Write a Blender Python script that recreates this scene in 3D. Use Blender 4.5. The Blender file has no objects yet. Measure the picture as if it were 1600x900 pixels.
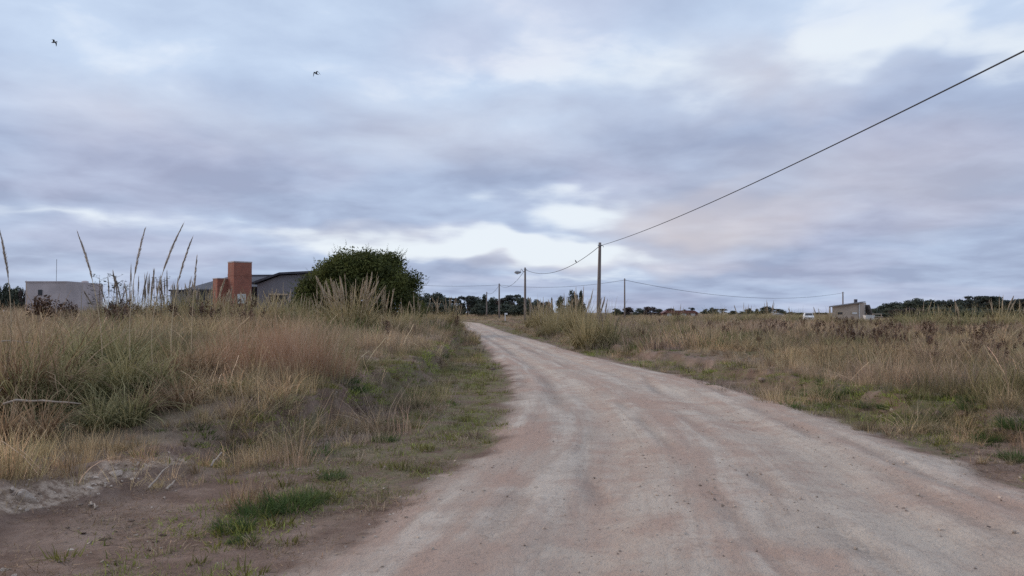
import bpy, math, random
import numpy as np
from mathutils import Vector, Matrix

R = math.radians
SC = bpy.context.scene
COL = SC.collection

# ------------------------------------------------------------------ camera
CAM_Z, F_PX, PITCH = 1.62, 1230.0, R(1.77)
cam_d = bpy.data.cameras.new('camera')
cam_d.sensor_width = 36.0
cam_d.lens = F_PX / 1600.0 * 36.0
cam_d.clip_start, cam_d.clip_end = 0.05, 9000.0
cam = bpy.data.objects.new('camera', cam_d)
COL.objects.link(cam)
cam.location = (0, 0, CAM_Z)
cam.rotation_euler = (R(90) + PITCH, 0, 0)
SC.camera = cam

# ------------------------------------------------------------------ exposure
SC.view_settings.view_transform = 'Standard'
SC.view_settings.look = 'None'
SC.view_settings.gamma = 1.0
SC.view_settings.use_curve_mapping = False
SC.view_settings.exposure = 0.0
SC.cycles.max_bounces = 4
SC.cycles.use_denoising = False
SC.cycles.diffuse_bounces = 2
SC.cycles.glossy_bounces = 1
SC.cycles.transmission_bounces = 2

# ------------------------------------------------------------------ sun (soft, behind thin cloud)
SUN_EL, SUN_AZ = R(24), R(-70)          # azimuth from +Y, negative = towards -X
sl = bpy.data.lights.new('sun', 'SUN')
sl.energy, sl.angle, sl.color = 1.5, R(30), (1.0, 0.80, 0.62)
sun = bpy.data.objects.new('sun', sl)
COL.objects.link(sun)
sdir = Vector((math.sin(SUN_AZ) * math.cos(SUN_EL), math.cos(SUN_AZ) * math.cos(SUN_EL), math.sin(SUN_EL)))
sun.rotation_euler = (-sdir).to_track_quat('-Z', 'Y').to_euler()

# ------------------------------------------------------------------ world: sky with a broken cloud deck
def s2l(r, g, b):
    f = lambda c: (c / 255 / 12.92) if c / 255 <= 0.04045 else ((c / 255 + 0.055) / 1.055) ** 2.4
    return (f(r), f(g), f(b), 1.0)

world = bpy.data.worlds.new('World')
SC.world = world
world.use_nodes = True
world.cycles.sampling_method = 'MANUAL'
world.cycles.sample_map_resolution = 256
def build_world():
    nt = world.node_tree
    N, L = nt.nodes, nt.links
    N.clear()
    def node(t, **kw):
        n = N.new(t)
        for k, v in kw.items(): setattr(n, k, v)
        return n
    def setv(sock, v):
        if hasattr(v, 'is_linked') or hasattr(v, 'links'): L.new(v, sock)
        else: sock.default_value = v
    def math_(op, a, b=0.0, c=0.0, clamp=False):
        n = node('ShaderNodeMath', operation=op, use_clamp=clamp)
        setv(n.inputs[0], a); setv(n.inputs[1], b); setv(n.inputs[2], c)
        return n.outputs[0]
    def mrange(v, a, b, c=0.0, d=1.0, smooth=True):
        n = node('ShaderNodeMapRange', interpolation_type='SMOOTHSTEP' if smooth else 'LINEAR')
        setv(n.inputs[0], v); n.inputs[1].default_value = a; n.inputs[2].default_value = b
        n.inputs[3].default_value = c; n.inputs[4].default_value = d
        return n.outputs[0]
    def mix(f, a, b):
        n = node('ShaderNodeMix', data_type='RGBA')
        setv(n.inputs[0], f); setv(n.inputs[6], a); setv(n.inputs[7], b)
        return n.outputs[2]
    def comb(x, y, z):
        n = node('ShaderNodeCombineXYZ')
        setv(n.inputs[0], x); setv(n.inputs[1], y); setv(n.inputs[2], z)
        return n.outputs[0]
    def noise(vec, scale, detail=5, rough=0.5, dist=0.0):
        n = node('ShaderNodeTexNoise')
        L.new(vec, n.inputs['Vector'])
        n.inputs['Scale'].default_value = scale; n.inputs['Detail'].default_value = detail
        n.inputs['Roughness'].default_value = rough; n.inputs['Distortion'].default_value = dist
        return n.outputs[0], n.outputs[1]
    tc = node('ShaderNodeTexCoord')
    sep = node('ShaderNodeSeparateXYZ'); L.new(tc.outputs['Generated'], sep.inputs[0])
    X, Y, Z = sep.outputs
    az = math_('ARCTAN2', X, Y)
    el = math_('ARCSINE', Z)
    # cloud plane
    zz = math_('ADD', math_('ABSOLUTE', Z), 0.15)
    q = comb(math_('DIVIDE', X, zz), math_('DIVIDE', Y, zz), 0.0)
    n_big, _ = noise(q, 0.6, 3, 0.5, 0.4)
    n_mid, _ = noise(q, 1.8, 5, 0.5, 0.3)
    n_fine, _ = noise(q, 4.2, 6, 0.58, 0.3)
    n_tint, _ = noise(q, 0.9, 2, 0.5)
    # billows whose edges wander: warp the angular position before placing the breaks in the deck
    _, wc = noise(comb(az, math_('MULTIPLY', el, 2.2), 0.3), 4.5, 3, 0.6)
    ws = node('ShaderNodeSeparateXYZ'); L.new(wc, ws.inputs[0])
    wu = math_('ADD', az, math_('MULTIPLY', math_('SUBTRACT', ws.outputs[0], 0.5), 0.34))
    wv = math_('ADD', el, math_('MULTIPLY', math_('SUBTRACT', ws.outputs[1], 0.5), 0.12))
    wvec = comb(wu, wv, 0.0)
    def blob(px, py, rx, ry):
        u0, v0 = math.atan((px - 800) / F_PX), math.atan((488 - py) / F_PX)
        m = node('ShaderNodeMapping', vector_type='TEXTURE')
        L.new(wvec, m.inputs['Vector'])
        m.inputs['Location'].default_value = (u0, v0, 0)
        m.inputs['Scale'].default_value = (rx / F_PX, ry / F_PX, 1)
        g = node('ShaderNodeTexGradient', gradient_type='SPHERICAL')
        L.new(m.outputs[0], g.inputs[0])
        return g.outputs['Fac'] if 'Fac' in g.outputs else g.outputs[1]
    def total(lst):
        acc = None
        for (a, w) in lst:
            t = math_('MULTIPLY', blob(*a), w)
            acc = t if acc is None else math_('ADD', acc, t)
        return acc
    light = total(BREAKS)
    dark = total(DARKS)
    # tone of the deck
    tone = math_('ADD', math_('MULTIPLY', n_big, 0.45), math_('MULTIPLY', n_mid, 0.55))
    tone = math_('ADD', tone, math_('MULTIPLY', math_('SUBTRACT', n_fine, 0.5), 0.18))
    tone = mrange(tone, 0.26, 0.76)
    tone = math_('ADD', tone, math_('MULTIPLY', light, 0.55))
    tone = math_('SUBTRACT', tone, math_('MULTIPLY', dark, 0.75))
    tone = math_('ADD', tone, mrange(el, 0.04, 0.36, -0.08, 0.16), clamp=True)
    cr = node('ShaderNodeValToRGB')
    L.new(tone, cr.inputs[0])
    e = cr.color_ramp.elements
    e[0].position, e[0].color = 0.0, s2l(160, 173, 202)
    e[1].position, e[1].color = 1.0, s2l(226, 237, 252)
    for p, c in ((0.3, s2l(177, 192, 220)), (0.6, s2l(192, 209, 235)), (0.8, s2l(202, 219, 243))):
        k = e.new(p); k.color = c
    deck = cr.outputs[0]
    # mauve-pink undersides in places
    pink = math_('MULTIPLY', mrange(n_tint, 0.46, 0.62), 0.75)
    pinkc = node('ShaderNodeMix', data_type='RGBA', blend_type='MULTIPLY')
    L.new(pink, pinkc.inputs[0]); L.new(deck, pinkc.inputs[6]); pinkc.inputs[7].default_value = (1.02, 0.93, 0.92, 1)
    deck = pinkc.outputs[2]
    warm = node('ShaderNodeMix', data_type='RGBA')
    L.new(math_('MULTIPLY', total(WARMS), 1.0, clamp=True), warm.inputs[0]); L.new(deck, warm.inputs[6]); warm.inputs[7].default_value = s2l(236, 222, 216)
    deck = warm.outputs[2]
    gap = math_('ADD', math_('MULTIPLY', light, 1.25), math_('MULTIPLY', math_('SUBTRACT', n_mid, 0.5), 0.85))
    gap = math_('ADD', gap, math_('MULTIPLY', math_('SUBTRACT', n_fine, 0.5), 0.6))
    gap = mrange(gap, 0.26, 0.95)
    bright = mix(gap, deck, s2l(238, 246, 254))
    sky = node('ShaderNodeTexSky', sky_type='NISHITA')
    sky.sun_disc = False
    sky.sun_elevation, sky.sun_rotation = SUN_EL, SUN_AZ
    sky.air_density, sky.dust_density, sky.ozone_density = 1.0, 1.5, 2.0
    b1 = node('ShaderNodeBackground'); L.new(sky.outputs[0], b1.inputs[0]); b1.inputs[1].default_value = 0.11
    b2 = node('ShaderNodeBackground'); L.new(bright, b2.inputs[0]); b2.inputs[1].default_value = 1.0
    ms = node('ShaderNodeMixShader')
    L.new(math_('SUBTRACT', 0.96, math_('MULTIPLY', gap, 0.04)), ms.inputs[0])
    L.new(b1.outputs[0], ms.inputs[1]); L.new(b2.outputs[0], ms.inputs[2])
    out = node('ShaderNodeOutputWorld'); L.new(ms.outputs[0], out.inputs[0])
# ((pixel centre, pixel radius), weight): the breaks and thick places seen in the cloud deck
BREAKS = [((690, 388, 320, 36), 1.15), ((925, 328, 190, 40), 1.1), ((1370, 104, 190, 50), 0.85),
          ((1600, 150, 130, 80), 0.9), ((1010, 130, 260, 90), 0.55), ((700, 60, 420, 140), 0.24),
          ((120, 372, 420, 26), 0.55), ((870, 432, 220, 24), 0.55), ((1230, 30, 240, 50), 0.10), ((860, 385, 260, 30), 0.6), ((80, 20, 420, 110), 0.12), ((160, 190, 300, 90), 0.22)]
DARKS = [((330, 325, 620, 80), 0.30), ((650, 270, 560, 110), 0.24), ((1350, 240, 560, 170), 0.32), ((1450, 420, 620, 120), 0.40),
         ((1080, 210, 330, 110), 0.28), ((250, 430, 600, 60), 0.25), ((700, 440, 300, 40), 0.3), ((480, 290, 420, 60), 0.12)]
WARMS = [((1200, 120, 300, 110), 0.12), ((620, 380, 240, 30), 0.35), ((830, 398, 260, 34), 0.6), ((1080, 350, 230, 60), 0.45), ((1170, 130, 240, 80), 0.22), ((700, 205, 420, 80), 0.22),
         ((1300, 300, 400, 90), 0.25), ((180, 200, 260, 70), 0.2)]
build_world()

# ------------------------------------------------------------------ helpers
rng = np.random.default_rng(11)
rnd = random.Random(5)

def smooth(a, b, x):
    t = np.clip((x - a) / (b - a), 0, 1)
    return t * t * (3 - 2 * t)

_lat = np.random.default_rng(77).random((256, 256))
def vnoise(x, y):
    x = np.asarray(x, float); y = np.asarray(y, float)
    xi, yi = np.floor(x).astype(int), np.floor(y).astype(int)
    fx, fy = x - xi, y - yi
    fx, fy = fx * fx * (3 - 2 * fx), fy * fy * (3 - 2 * fy)
    a = _lat[xi & 255, yi & 255]; b = _lat[(xi + 1) & 255, yi & 255]
    c = _lat[xi & 255, (yi + 1) & 255]; d = _lat[(xi + 1) & 255, (yi + 1) & 255]
    return (a * (1 - fx) + b * fx) * (1 - fy) + (c * (1 - fx) + d * fx) * fy
def fbm(x, y, o=4, g=0.5):
    s, a, t = 0.0, 1.0, 0.0
    for i in range(o):
        s = s + a * vnoise(x * 2 ** i + 17.3 * i, y * 2 ** i + 41.7 * i); t += a; a *= g
    return s / t

# lay of the land -------------------------------------------------------------
_YS = np.linspace(-60, 900, 9601)
def _curve(pts):
    p = np.array(pts, float)
    v = np.interp(_YS, p[:, 0], p[:, 1])
    w = np.clip(_YS * 0.10, 1.0, 14.0)
    c = np.concatenate([[0], np.cumsum(v)]) * 0.1
    lo = np.clip(((_YS - w / 2 + 60) / 0.1), 0, 9600); hi = np.clip(((_YS + w / 2 + 60) / 0.1), 0, 9600)
    ci = lambda t: np.interp(t, np.arange(9602), c)
    return (ci(hi + 0.5) - ci(lo + 0.5)) / np.maximum((hi - lo) * 0.1, 1e-3)
_XL = _curve([(-60, -2.2), (0, -1.9), (4.8, -1.35), (7.7, -0.62), (9.7, -0.2), (13, 0.0), (17.6, 0.0), (24, -0.3), (29, -0.72), (47, -2.0), (82, -5.0), (115, -8.2), (150, -15), (220, -40), (900, -400)])
_XR = _curve([(-60, 5.5), (0, 4.9), (4.8, 4.6), (7.7, 4.66), (9.7, 4.75), (13, 4.75), (17.6, 4.6), (24, 3.5), (30.7, 2.6), (42, 1.7), (58, 0.0), (82, -2.0), (115, -4.6), (150, -11.4), (220, -36.5), (900, -396)])
_BL = _curve([(-60, -5.5), (0, -4.8), (6.3, -4.0), (7.7, -3.45), (9.7, -2.9), (12.1, -2.5), (17.6, -2.3), (27, -2.25), (47, -3.3), (82, -6.2), (115, -9.6), (150, -16.5), (220, -41), (900, -402)])
_BR = _curve([(-60, 7.6), (0, 7.0), (10.2, 6.25), (15.5, 5.85), (19, 5.65), (32, 4.5), (47, 3.3), (89, 1.0), (115, -2.8), (150, -9.6), (220, -35), (900, -394)])
xl = lambda y: np.interp(y, _YS, _XL)
xr = lambda y: np.interp(y, _YS, _XR)
bl = lambda y: np.interp(y, _YS, _BL)
br = lambda y: np.interp(y, _YS, _BR)

def H(x, y):
    x = np.asarray(x, float); y = np.asarray(y, float)
    amp = np.clip(y / 30, 0.55, 1.0)
    tl = bl(y) - x + (fbm(x * 0.9, y * 0.9, 3) - 0.5) * 0.9
    tr = x - br(y) + (fbm(x * 0.8 + 50, y * 0.8, 3) - 0.5) * 1.3
    z = (0.14 + 0.34 * smooth(7.5, 12, y)) * smooth(-0.20, 0.30, tl) + 0.58 * (1 - np.exp(-np.maximum(tl, 0) / 6.5))
    z = z + 0.26 * smooth(-0.12, 0.22, tr) + 0.16 * (1 - np.exp(-np.maximum(tr, 0) / 9.0))
    # pale rubble berm on the near bank
    berm = np.exp(-((tl - 0.08) / 0.24) ** 2) * smooth(4.5, 5.5, y) * (1 - smooth(8.0, 9.0, y)) * (x < 0)
    z = z + berm * (0.0 + 0.20 * fbm(x * 3.1, y * 3.1, 4) ** 1.5)
    # clods pushed up along the other bank
    sp = np.exp(-((tr - 0.05) / 0.5) ** 2) * (x > 0)
    z = z + sp * 0.12 * np.maximum(fbm(x * 1.7 + 9, y * 1.7, 3) - 0.45, 0) * 2
    # road crown and wheel tracks
    w = np.clip((x - xl(y)) / np.maximum(xr(y) - xl(y), 0.5), -1, 2)
    on = smooth(-0.05, 0.08, w) * (1 - smooth(0.92, 1.05, w))
    tr1 = np.exp(-((w - 0.27 - 0.03 * np.sin(y * 0.21)) / 0.07) ** 2) + np.exp(-((w - 0.70 - 0.03 * np.sin(y * 0.17 + 1)) / 0.07) ** 2)
    z = z + on * (0.05 - 0.05 * tr1) + on * 0.04 * (fbm(x * 1.1, y * 0.55, 3) - 0.5) + on * 0.012 * (fbm(x * 4.1 + 3, y * 2.2, 3) - 0.5)
    rough = (1 - on)
    z = z + rough * (0.09 * (fbm(x * 0.6 + 4, y * 0.6, 3) - 0.5) + 0.035 * (fbm(x * 3.3, y * 3.3, 3) - 0.5)) + 0.008 * (fbm(x * 6, y * 6, 2) - 0.5)
    z = z - 0.45 * smooth(80, 125, y) * smooth(5, 14, x)
    far = smooth(60, 260, np.hypot(x, y))
    z = z + rough * far * 0.3 * (fbm(x * 0.012, y * 0.012, 2) - 0.5)
    return z
def h1(x, y): return float(H(np.array([x]), np.array([y]))[0])

def at(px, py, d):
    """world point seen at photograph pixel (px, py) if it stands d metres ahead"""
    a, b = (px - 800) / F_PX, (450 - py) / F_PX
    dy = math.cos(PITCH) - b * math.sin(PITCH); dz = math.sin(PITCH) + b * math.cos(PITCH)
    return Vector((a / dy * d, d, CAM_Z + dz / dy * d))
def foot(px, d):
    p = at(px, 488, d); return Vector((p.x, d, h1(p.x, d)))
def ground(px, py):
    """where the sight line through a pixel meets the land"""
    d = np.concatenate([np.arange(3, 30, 0.03), np.arange(30, 300, 0.3)])
    a, b = (px - 800) / F_PX, (450 - py) / F_PX
    dy = math.cos(PITCH) - b * math.sin(PITCH); dz = math.sin(PITCH) + b * math.cos(PITCH)
    X, Z = a / dy * d, CAM_Z + dz / dy * d
    hit = np.nonzero(Z <= H(X, d))[0]
    i = hit[0] if len(hit) else len(d) - 1
    return Vector((X[i], d[i], h1(X[i], d[i])))

def tag(o, label=None, cat=None, group=None, kind=None):
    if label: o['label'] = label
    if cat: o['category'] = cat
    if group: o['group'] = group
    if kind: o['kind'] = kind
    return o
def empty(name, loc, rz=0.0, scale=1.0):
    o = bpy.data.objects.new(name, None); COL.objects.link(o)
    o.empty_display_size = 0.1
    o.location = loc; o.rotation_euler = (0, 0, rz); o.scale = (scale,) * 3
    return o
def link(name, me, parent=None, loc=(0, 0, 0), rot=(0, 0, 0), scale=1.0):
    o = bpy.data.objects.new(name, me); COL.objects.link(o)
    o.parent = parent; o.location = loc; o.rotation_euler = rot
    o.scale = scale if hasattr(scale, '__len__') else (scale,) * 3
    return o

class MB:
    def __init__(s): s.v, s.f, s.sh = [], [], []
    def add(s, vs, fs, sh=0.5):
        b = len(s.v); s.v += [tuple(p) for p in vs]
        s.f += [tuple(i + b for i in q) for q in fs]
        s.sh += ([sh] * len(vs) if not hasattr(sh, '__len__') else list(sh))
        return s
    def box(s, c, d, rz=0.0, taper=1.0):
        cx, cy, cz = c; hx, hy, hz = d[0] / 2, d[1] / 2, d[2] / 2
        vs = []
        for (i, j, k) in ((-1,-1,-1),(1,-1,-1),(1,1,-1),(-1,1,-1),(-1,-1,1),(1,-1,1),(1,1,1),(-1,1,1)):
            t = taper if k > 0 else 1.0
            x, y = i * hx * t, j * hy * t
            vs.append((cx + x * math.cos(rz) - y * math.sin(rz), cy + x * math.sin(rz) + y * math.cos(rz), cz + k * hz))
        return s.add(vs, [(3,2,1,0),(4,5,6,7),(0,1,5,4),(1,2,6,5),(2,3,7,6),(3,0,4,7)])
    def tube(s, pts, rad, n=6, sh=0.5, cap=True):
        pts = [Vector(p) for p in pts]; m = len(pts); vs = []
        rad = rad if hasattr(rad, '__len__') else [rad] * m
        for i, p in enumerate(pts):
            t = (pts[min(i + 1, m - 1)] - pts[max(i - 1, 0)]).normalized()
            a = t.orthogonal().normalized() if abs(t.z) > 0.9 else t.cross(Vector((0, 0, 1))).normalized()
            b = t.cross(a)
            for k in range(n):
                an = 2 * math.pi * k / n
                vs.append(p + (a * math.cos(an) + b * math.sin(an)) * rad[i])
        fs = [(i * n + k, i * n + (k + 1) % n, (i + 1) * n + (k + 1) % n, (i + 1) * n + k) for i in range(m - 1) for k in range(n)]
        if cap: fs += [tuple(range(n))[::-1], tuple((m - 1) * n + k for k in range(n))]
        return s.add(vs, fs, sh)
    def prism(s, poly, y0, y1):
        """poly in (x, z), extruded along y"""
        n = len(poly)
        vs = [(x, y0, z) for x, z in poly] + [(x, y1, z) for x, z in poly]
        fs = [tuple(range(n)), tuple(range(2 * n - 1, n - 1, -1))] + [(i, i + n, (i + 1) % n + n, (i + 1) % n) for i in range(n)]
        return s.add(vs, fs)
    def mesh(s, name, mat, smooth_=False):
        me = bpy.data.meshes.new(name)
        me.from_pydata(s.v, [], s.f)
        a = me.attributes.new('shade', 'FLOAT', 'POINT'); a.data.foreach_set('value', np.array(s.sh, np.float32))
        me.materials.append(mat)
        if smooth_: me.polygons.foreach_set('use_smooth', [True] * len(me.polygons))
        me.update(); return me
def np_mesh(name, v, f, mat, sh=None, smooth_=False):
    """fast mesh from arrays: v (n,3), f (m,k)"""
    me = bpy.data.meshes.new(name)
    k = f.shape[1]
    me.vertices.add(len(v)); me.vertices.foreach_set('co', np.asarray(v, np.float32).ravel())
    me.loops.add(f.size); me.loops.foreach_set('vertex_index', f.astype(np.int32).ravel())
    me.polygons.add(len(f)); me.polygons.foreach_set('loop_start', np.arange(0, f.size, k, dtype=np.int32))
    if sh is not None:
        a = me.attributes.new('shade', 'FLOAT', 'POINT'); a.data.foreach_set('value', np.asarray(sh, np.float32))
    if smooth_: me.polygons.foreach_set('use_smooth', np.ones(len(f), bool))
    if mat: me.materials.append(mat)
    me.update(calc_edges=True); return me

# ------------------------------------------------------------------ materials
class NT:
    def __init__(s, name):
        s.m = bpy.data.materials.new(name); s.m.use_nodes = True
        s.nt = s.m.node_tree; s.N, s.L = s.nt.nodes, s.nt.links
        s.b = s.N['Principled BSDF']; s.out = s.N['Material Output']
    def node(s, t, **kw):
        n = s.N.new(t)
        for k, v in kw.items(): setattr(n, k, v)
        return n
    def put(s, sock, v):
        if isinstance(v, bpy.types.NodeSocket): s.L.new(v, sock)
        else: sock.default_value = v
    def math(s, op, a, b=0.0, clamp=False):
        n = s.node('ShaderNodeMath', operation=op, use_clamp=clamp); s.put(n.inputs[0], a); s.put(n.inputs[1], b); return n.outputs[0]
    def mix(s, f, a, b, mode='MIX'):
        n = s.node('ShaderNodeMix', data_type='RGBA', blend_type=mode); s.put(n.inputs[0], f); s.put(n.inputs[6], a); s.put(n.inputs[7], b); return n.outputs[2]
    def rng(s, v, a, b, c=0.0, d=1.0):
        n = s.node('ShaderNodeMapRange', interpolation_type='SMOOTHSTEP'); s.put(n.inputs[0], v)
        for i, q in enumerate((a, b, c, d)): n.inputs[i + 1].default_value = q
        return n.outputs[0]
    def attr(s, name, typ='GEOMETRY'):
        return s.node('ShaderNodeAttribute', attribute_name=name, attribute_type=typ)
    def noise(s, vec, scale, detail=4, rough=0.5, dist=0.0):
        n = s.node('ShaderNodeTexNoise')
        if vec is not None: s.L.new(vec, n.inputs['Vector'])
        for k, v in (('Scale', scale), ('Detail', detail), ('Roughness', rough), ('Distortion', dist)): n.inputs[k].default_value = v
        return n.outputs[0]
    def obj(s): return s.node('ShaderNodeTexCoord').outputs['Object']
    def bump(s, h, strength, dist, prev=None):
        n = s.node('ShaderNodeBump'); n.inputs['Strength'].default_value = strength; n.inputs['Distance'].default_value = dist
        s.put(n.inputs['Height'], h)
        if prev is not None: s.L.new(prev, n.inputs['Normal'])
        return n.outputs[0]
    def set(s, **kw):
        for k, v in kw.items(): s.put(s.b.inputs[k.replace('_', ' ')], v)
        return s

def c4(c): return (c[0], c[1], c[2], 1.0)
def veg(name, lo, hi, transl=0.3, var=0.25, rough=0.7):
    """plant tissue: blade-to-blade colour from the 'shade' attribute, plant-to-plant from the object"""
    n = NT(name)
    sh = n.attr('shade').outputs['Fac']
    col = n.mix(sh, c4(lo), c4(hi))
    oi = n.node('ShaderNodeObjectInfo').outputs['Random']
    k = n.math('ADD', 1.0 - var / 2, n.math('MULTIPLY', oi, var))
    hs = n.node('ShaderNodeHueSaturation'); n.L.new(col, hs.inputs['Color']); n.L.new(k, hs.inputs['Value'])
    n.set(Base_Color=hs.outputs[0], Roughness=rough, Specular_IOR_Level=0.2)
    if transl:
        t = n.node('ShaderNodeBsdfTranslucent'); n.L.new(hs.outputs[0], t.inputs[0])
        m = n.node('ShaderNodeMixShader'); m.inputs[0].default_value = transl
        n.L.new(n.b.outputs[0], m.inputs[1]); n.L.new(t.outputs[0], m.inputs[2]); n.L.new(m.outputs[0], n.out.inputs[0])
    return n.m
def grass_mat():
    n = NT('field_grass')
    tint = n.attr('tint', 'INSTANCER').outputs['Color']
    sh = n.attr('shade').outputs['Fac']
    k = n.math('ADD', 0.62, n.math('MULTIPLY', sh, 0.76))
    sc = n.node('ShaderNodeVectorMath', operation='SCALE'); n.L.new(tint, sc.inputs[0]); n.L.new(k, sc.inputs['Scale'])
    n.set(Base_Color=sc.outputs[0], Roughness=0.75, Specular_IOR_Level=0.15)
    t = n.node('ShaderNodeBsdfTranslucent'); n.L.new(sc.outputs[0], t.inputs[0])
    m = n.node('ShaderNodeMixShader'); m.inputs[0].default_value = 0.3
    n.L.new(n.b.outputs[0], m.inputs[1]); n.L.new(t.outputs[0], m.inputs[2]); n.L.new(m.outputs[0], n.out.inputs[0])
    return n.m
def plain(name, c, rough=0.7, var=0.2, scale=3.0, bump=0.0, metal=0.0):
    """painted or rendered surface, mottled and slightly weathered"""
    n = NT(name); o = n.obj()
    f = n.noise(o, scale, 6, 0.6)
    g = n.noise(o, scale * 9, 4, 0.6)
    a = tuple(q * (1 - var) for q in c); b = tuple(min(1, q * (1 + var)) for q in c)
    col = n.mix(n.rng(f, 0.3, 0.7), c4(a), c4(b))
    col = n.mix(n.math('MULTIPLY', n.rng(g, 0.45, 0.75), 0.25), col, c4(tuple(q * 0.6 for q in c)))
    n.set(Base_Color=col, Roughness=rough, Metallic=metal)
    if bump: n.L.new(n.bump(g, 0.5, bump), n.b.inputs['Normal'])
    return n.m
def brick_mat():
    n = NT('brickwork'); o = n.obj()
    mp = n.node('ShaderNodeCombineXYZ'); sp = n.node('ShaderNodeSeparateXYZ'); n.L.new(o, sp.inputs[0])
    n.L.new(n.math('ADD', sp.outputs[0], sp.outputs[1]), mp.inputs[0]); n.L.new(sp.outputs[2], mp.inputs[1])
    br_ = n.node('ShaderNodeTexBrick'); n.L.new(mp.outputs[0], br_.inputs['Vector'])
    br_.inputs['Color1'].default_value = (0.36, 0.105, 0.064, 1); br_.inputs['Color2'].default_value = (0.27, 0.078, 0.05, 1)
    br_.inputs['Mortar'].default_value = (0.30, 0.19, 0.145, 1)
    br_.inputs['Scale'].default_value = 1.0; br_.inputs['Brick Width'].default_value = 0.26; br_.inputs['Row Height'].default_value = 0.085; br_.inputs['Mortar Size'].default_value = 0.012
    f = n.noise(o, 1.6, 6, 0.65)
    col = n.mix(n.math('MULTIPLY', n.rng(f, 0.4, 0.72), 0.55), br_.outputs[0], (0.18, 0.075, 0.055, 1))
    n.set(Base_Color=col, Roughness=0.9)
    n.L.new(n.bump(br_.outputs['Fac'], 0.4, -0.01), n.b.inputs['Normal'])
    return n.m
def sheet_mat(name, c):
    """corrugated metal roofing with rusty runs"""
    n = NT(name); o = n.obj()
    w = n.node('ShaderNodeTexWave', wave_type='BANDS', bands_direction='X'); n.L.new(o, w.inputs[0]); w.inputs['Scale'].default_value = 1.6
    f = n.noise(o, 0.9, 6, 0.65)
    col = n.mix(n.rng(f, 0.35, 0.7), c4(c), c4(tuple(q * 0.6 for q in c)))
    n.set(Base_Color=col, Roughness=0.5, Metallic=0.25)
    n.L.new(n.bump(w.outputs['Fac'], 0.6, 0.02), n.b.inputs['Normal'])
    return n.m
def wood_mat(name, c):
    n = NT(name); o = n.obj()
    m = n.node('ShaderNodeMapping'); n.L.new(o, m.inputs[0]); m.inputs['Scale'].default_value = (14, 14, 0.7)
    f = n.noise(m.outputs[0], 1.0, 5, 0.6)
    col = n.mix(n.rng(f, 0.3, 0.7), c4(tuple(q * 0.6 for q in c)), c4(c))
    n.set(Base_Color=col, Roughness=0.85); n.L.new(n.bump(f, 0.5, 0.01), n.b.inputs['Normal'])
    return n.m
def stone_mat(name, a, b):
    n = NT(name); o = n.obj()
    f = n.noise(o, 9, 6, 0.65); g = n.noise(o, 40, 4, 0.6)
    col = n.mix(n.rng(f, 0.35, 0.65), c4(a), c4(b))
    oi = n.node('ShaderNodeObjectInfo').outputs['Random']
    hs = n.node('ShaderNodeHueSaturation'); n.L.new(col, hs.inputs['Color']); n.L.new(n.math('ADD', 0.75, n.math('MULTIPLY', oi, 0.4)), hs.inputs['Value'])
    n.set(Base_Color=hs.outputs[0], Roughness=0.95); n.L.new(n.bump(g, 0.6, 0.01), n.b.inputs['Normal'])
    return n.m

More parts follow.
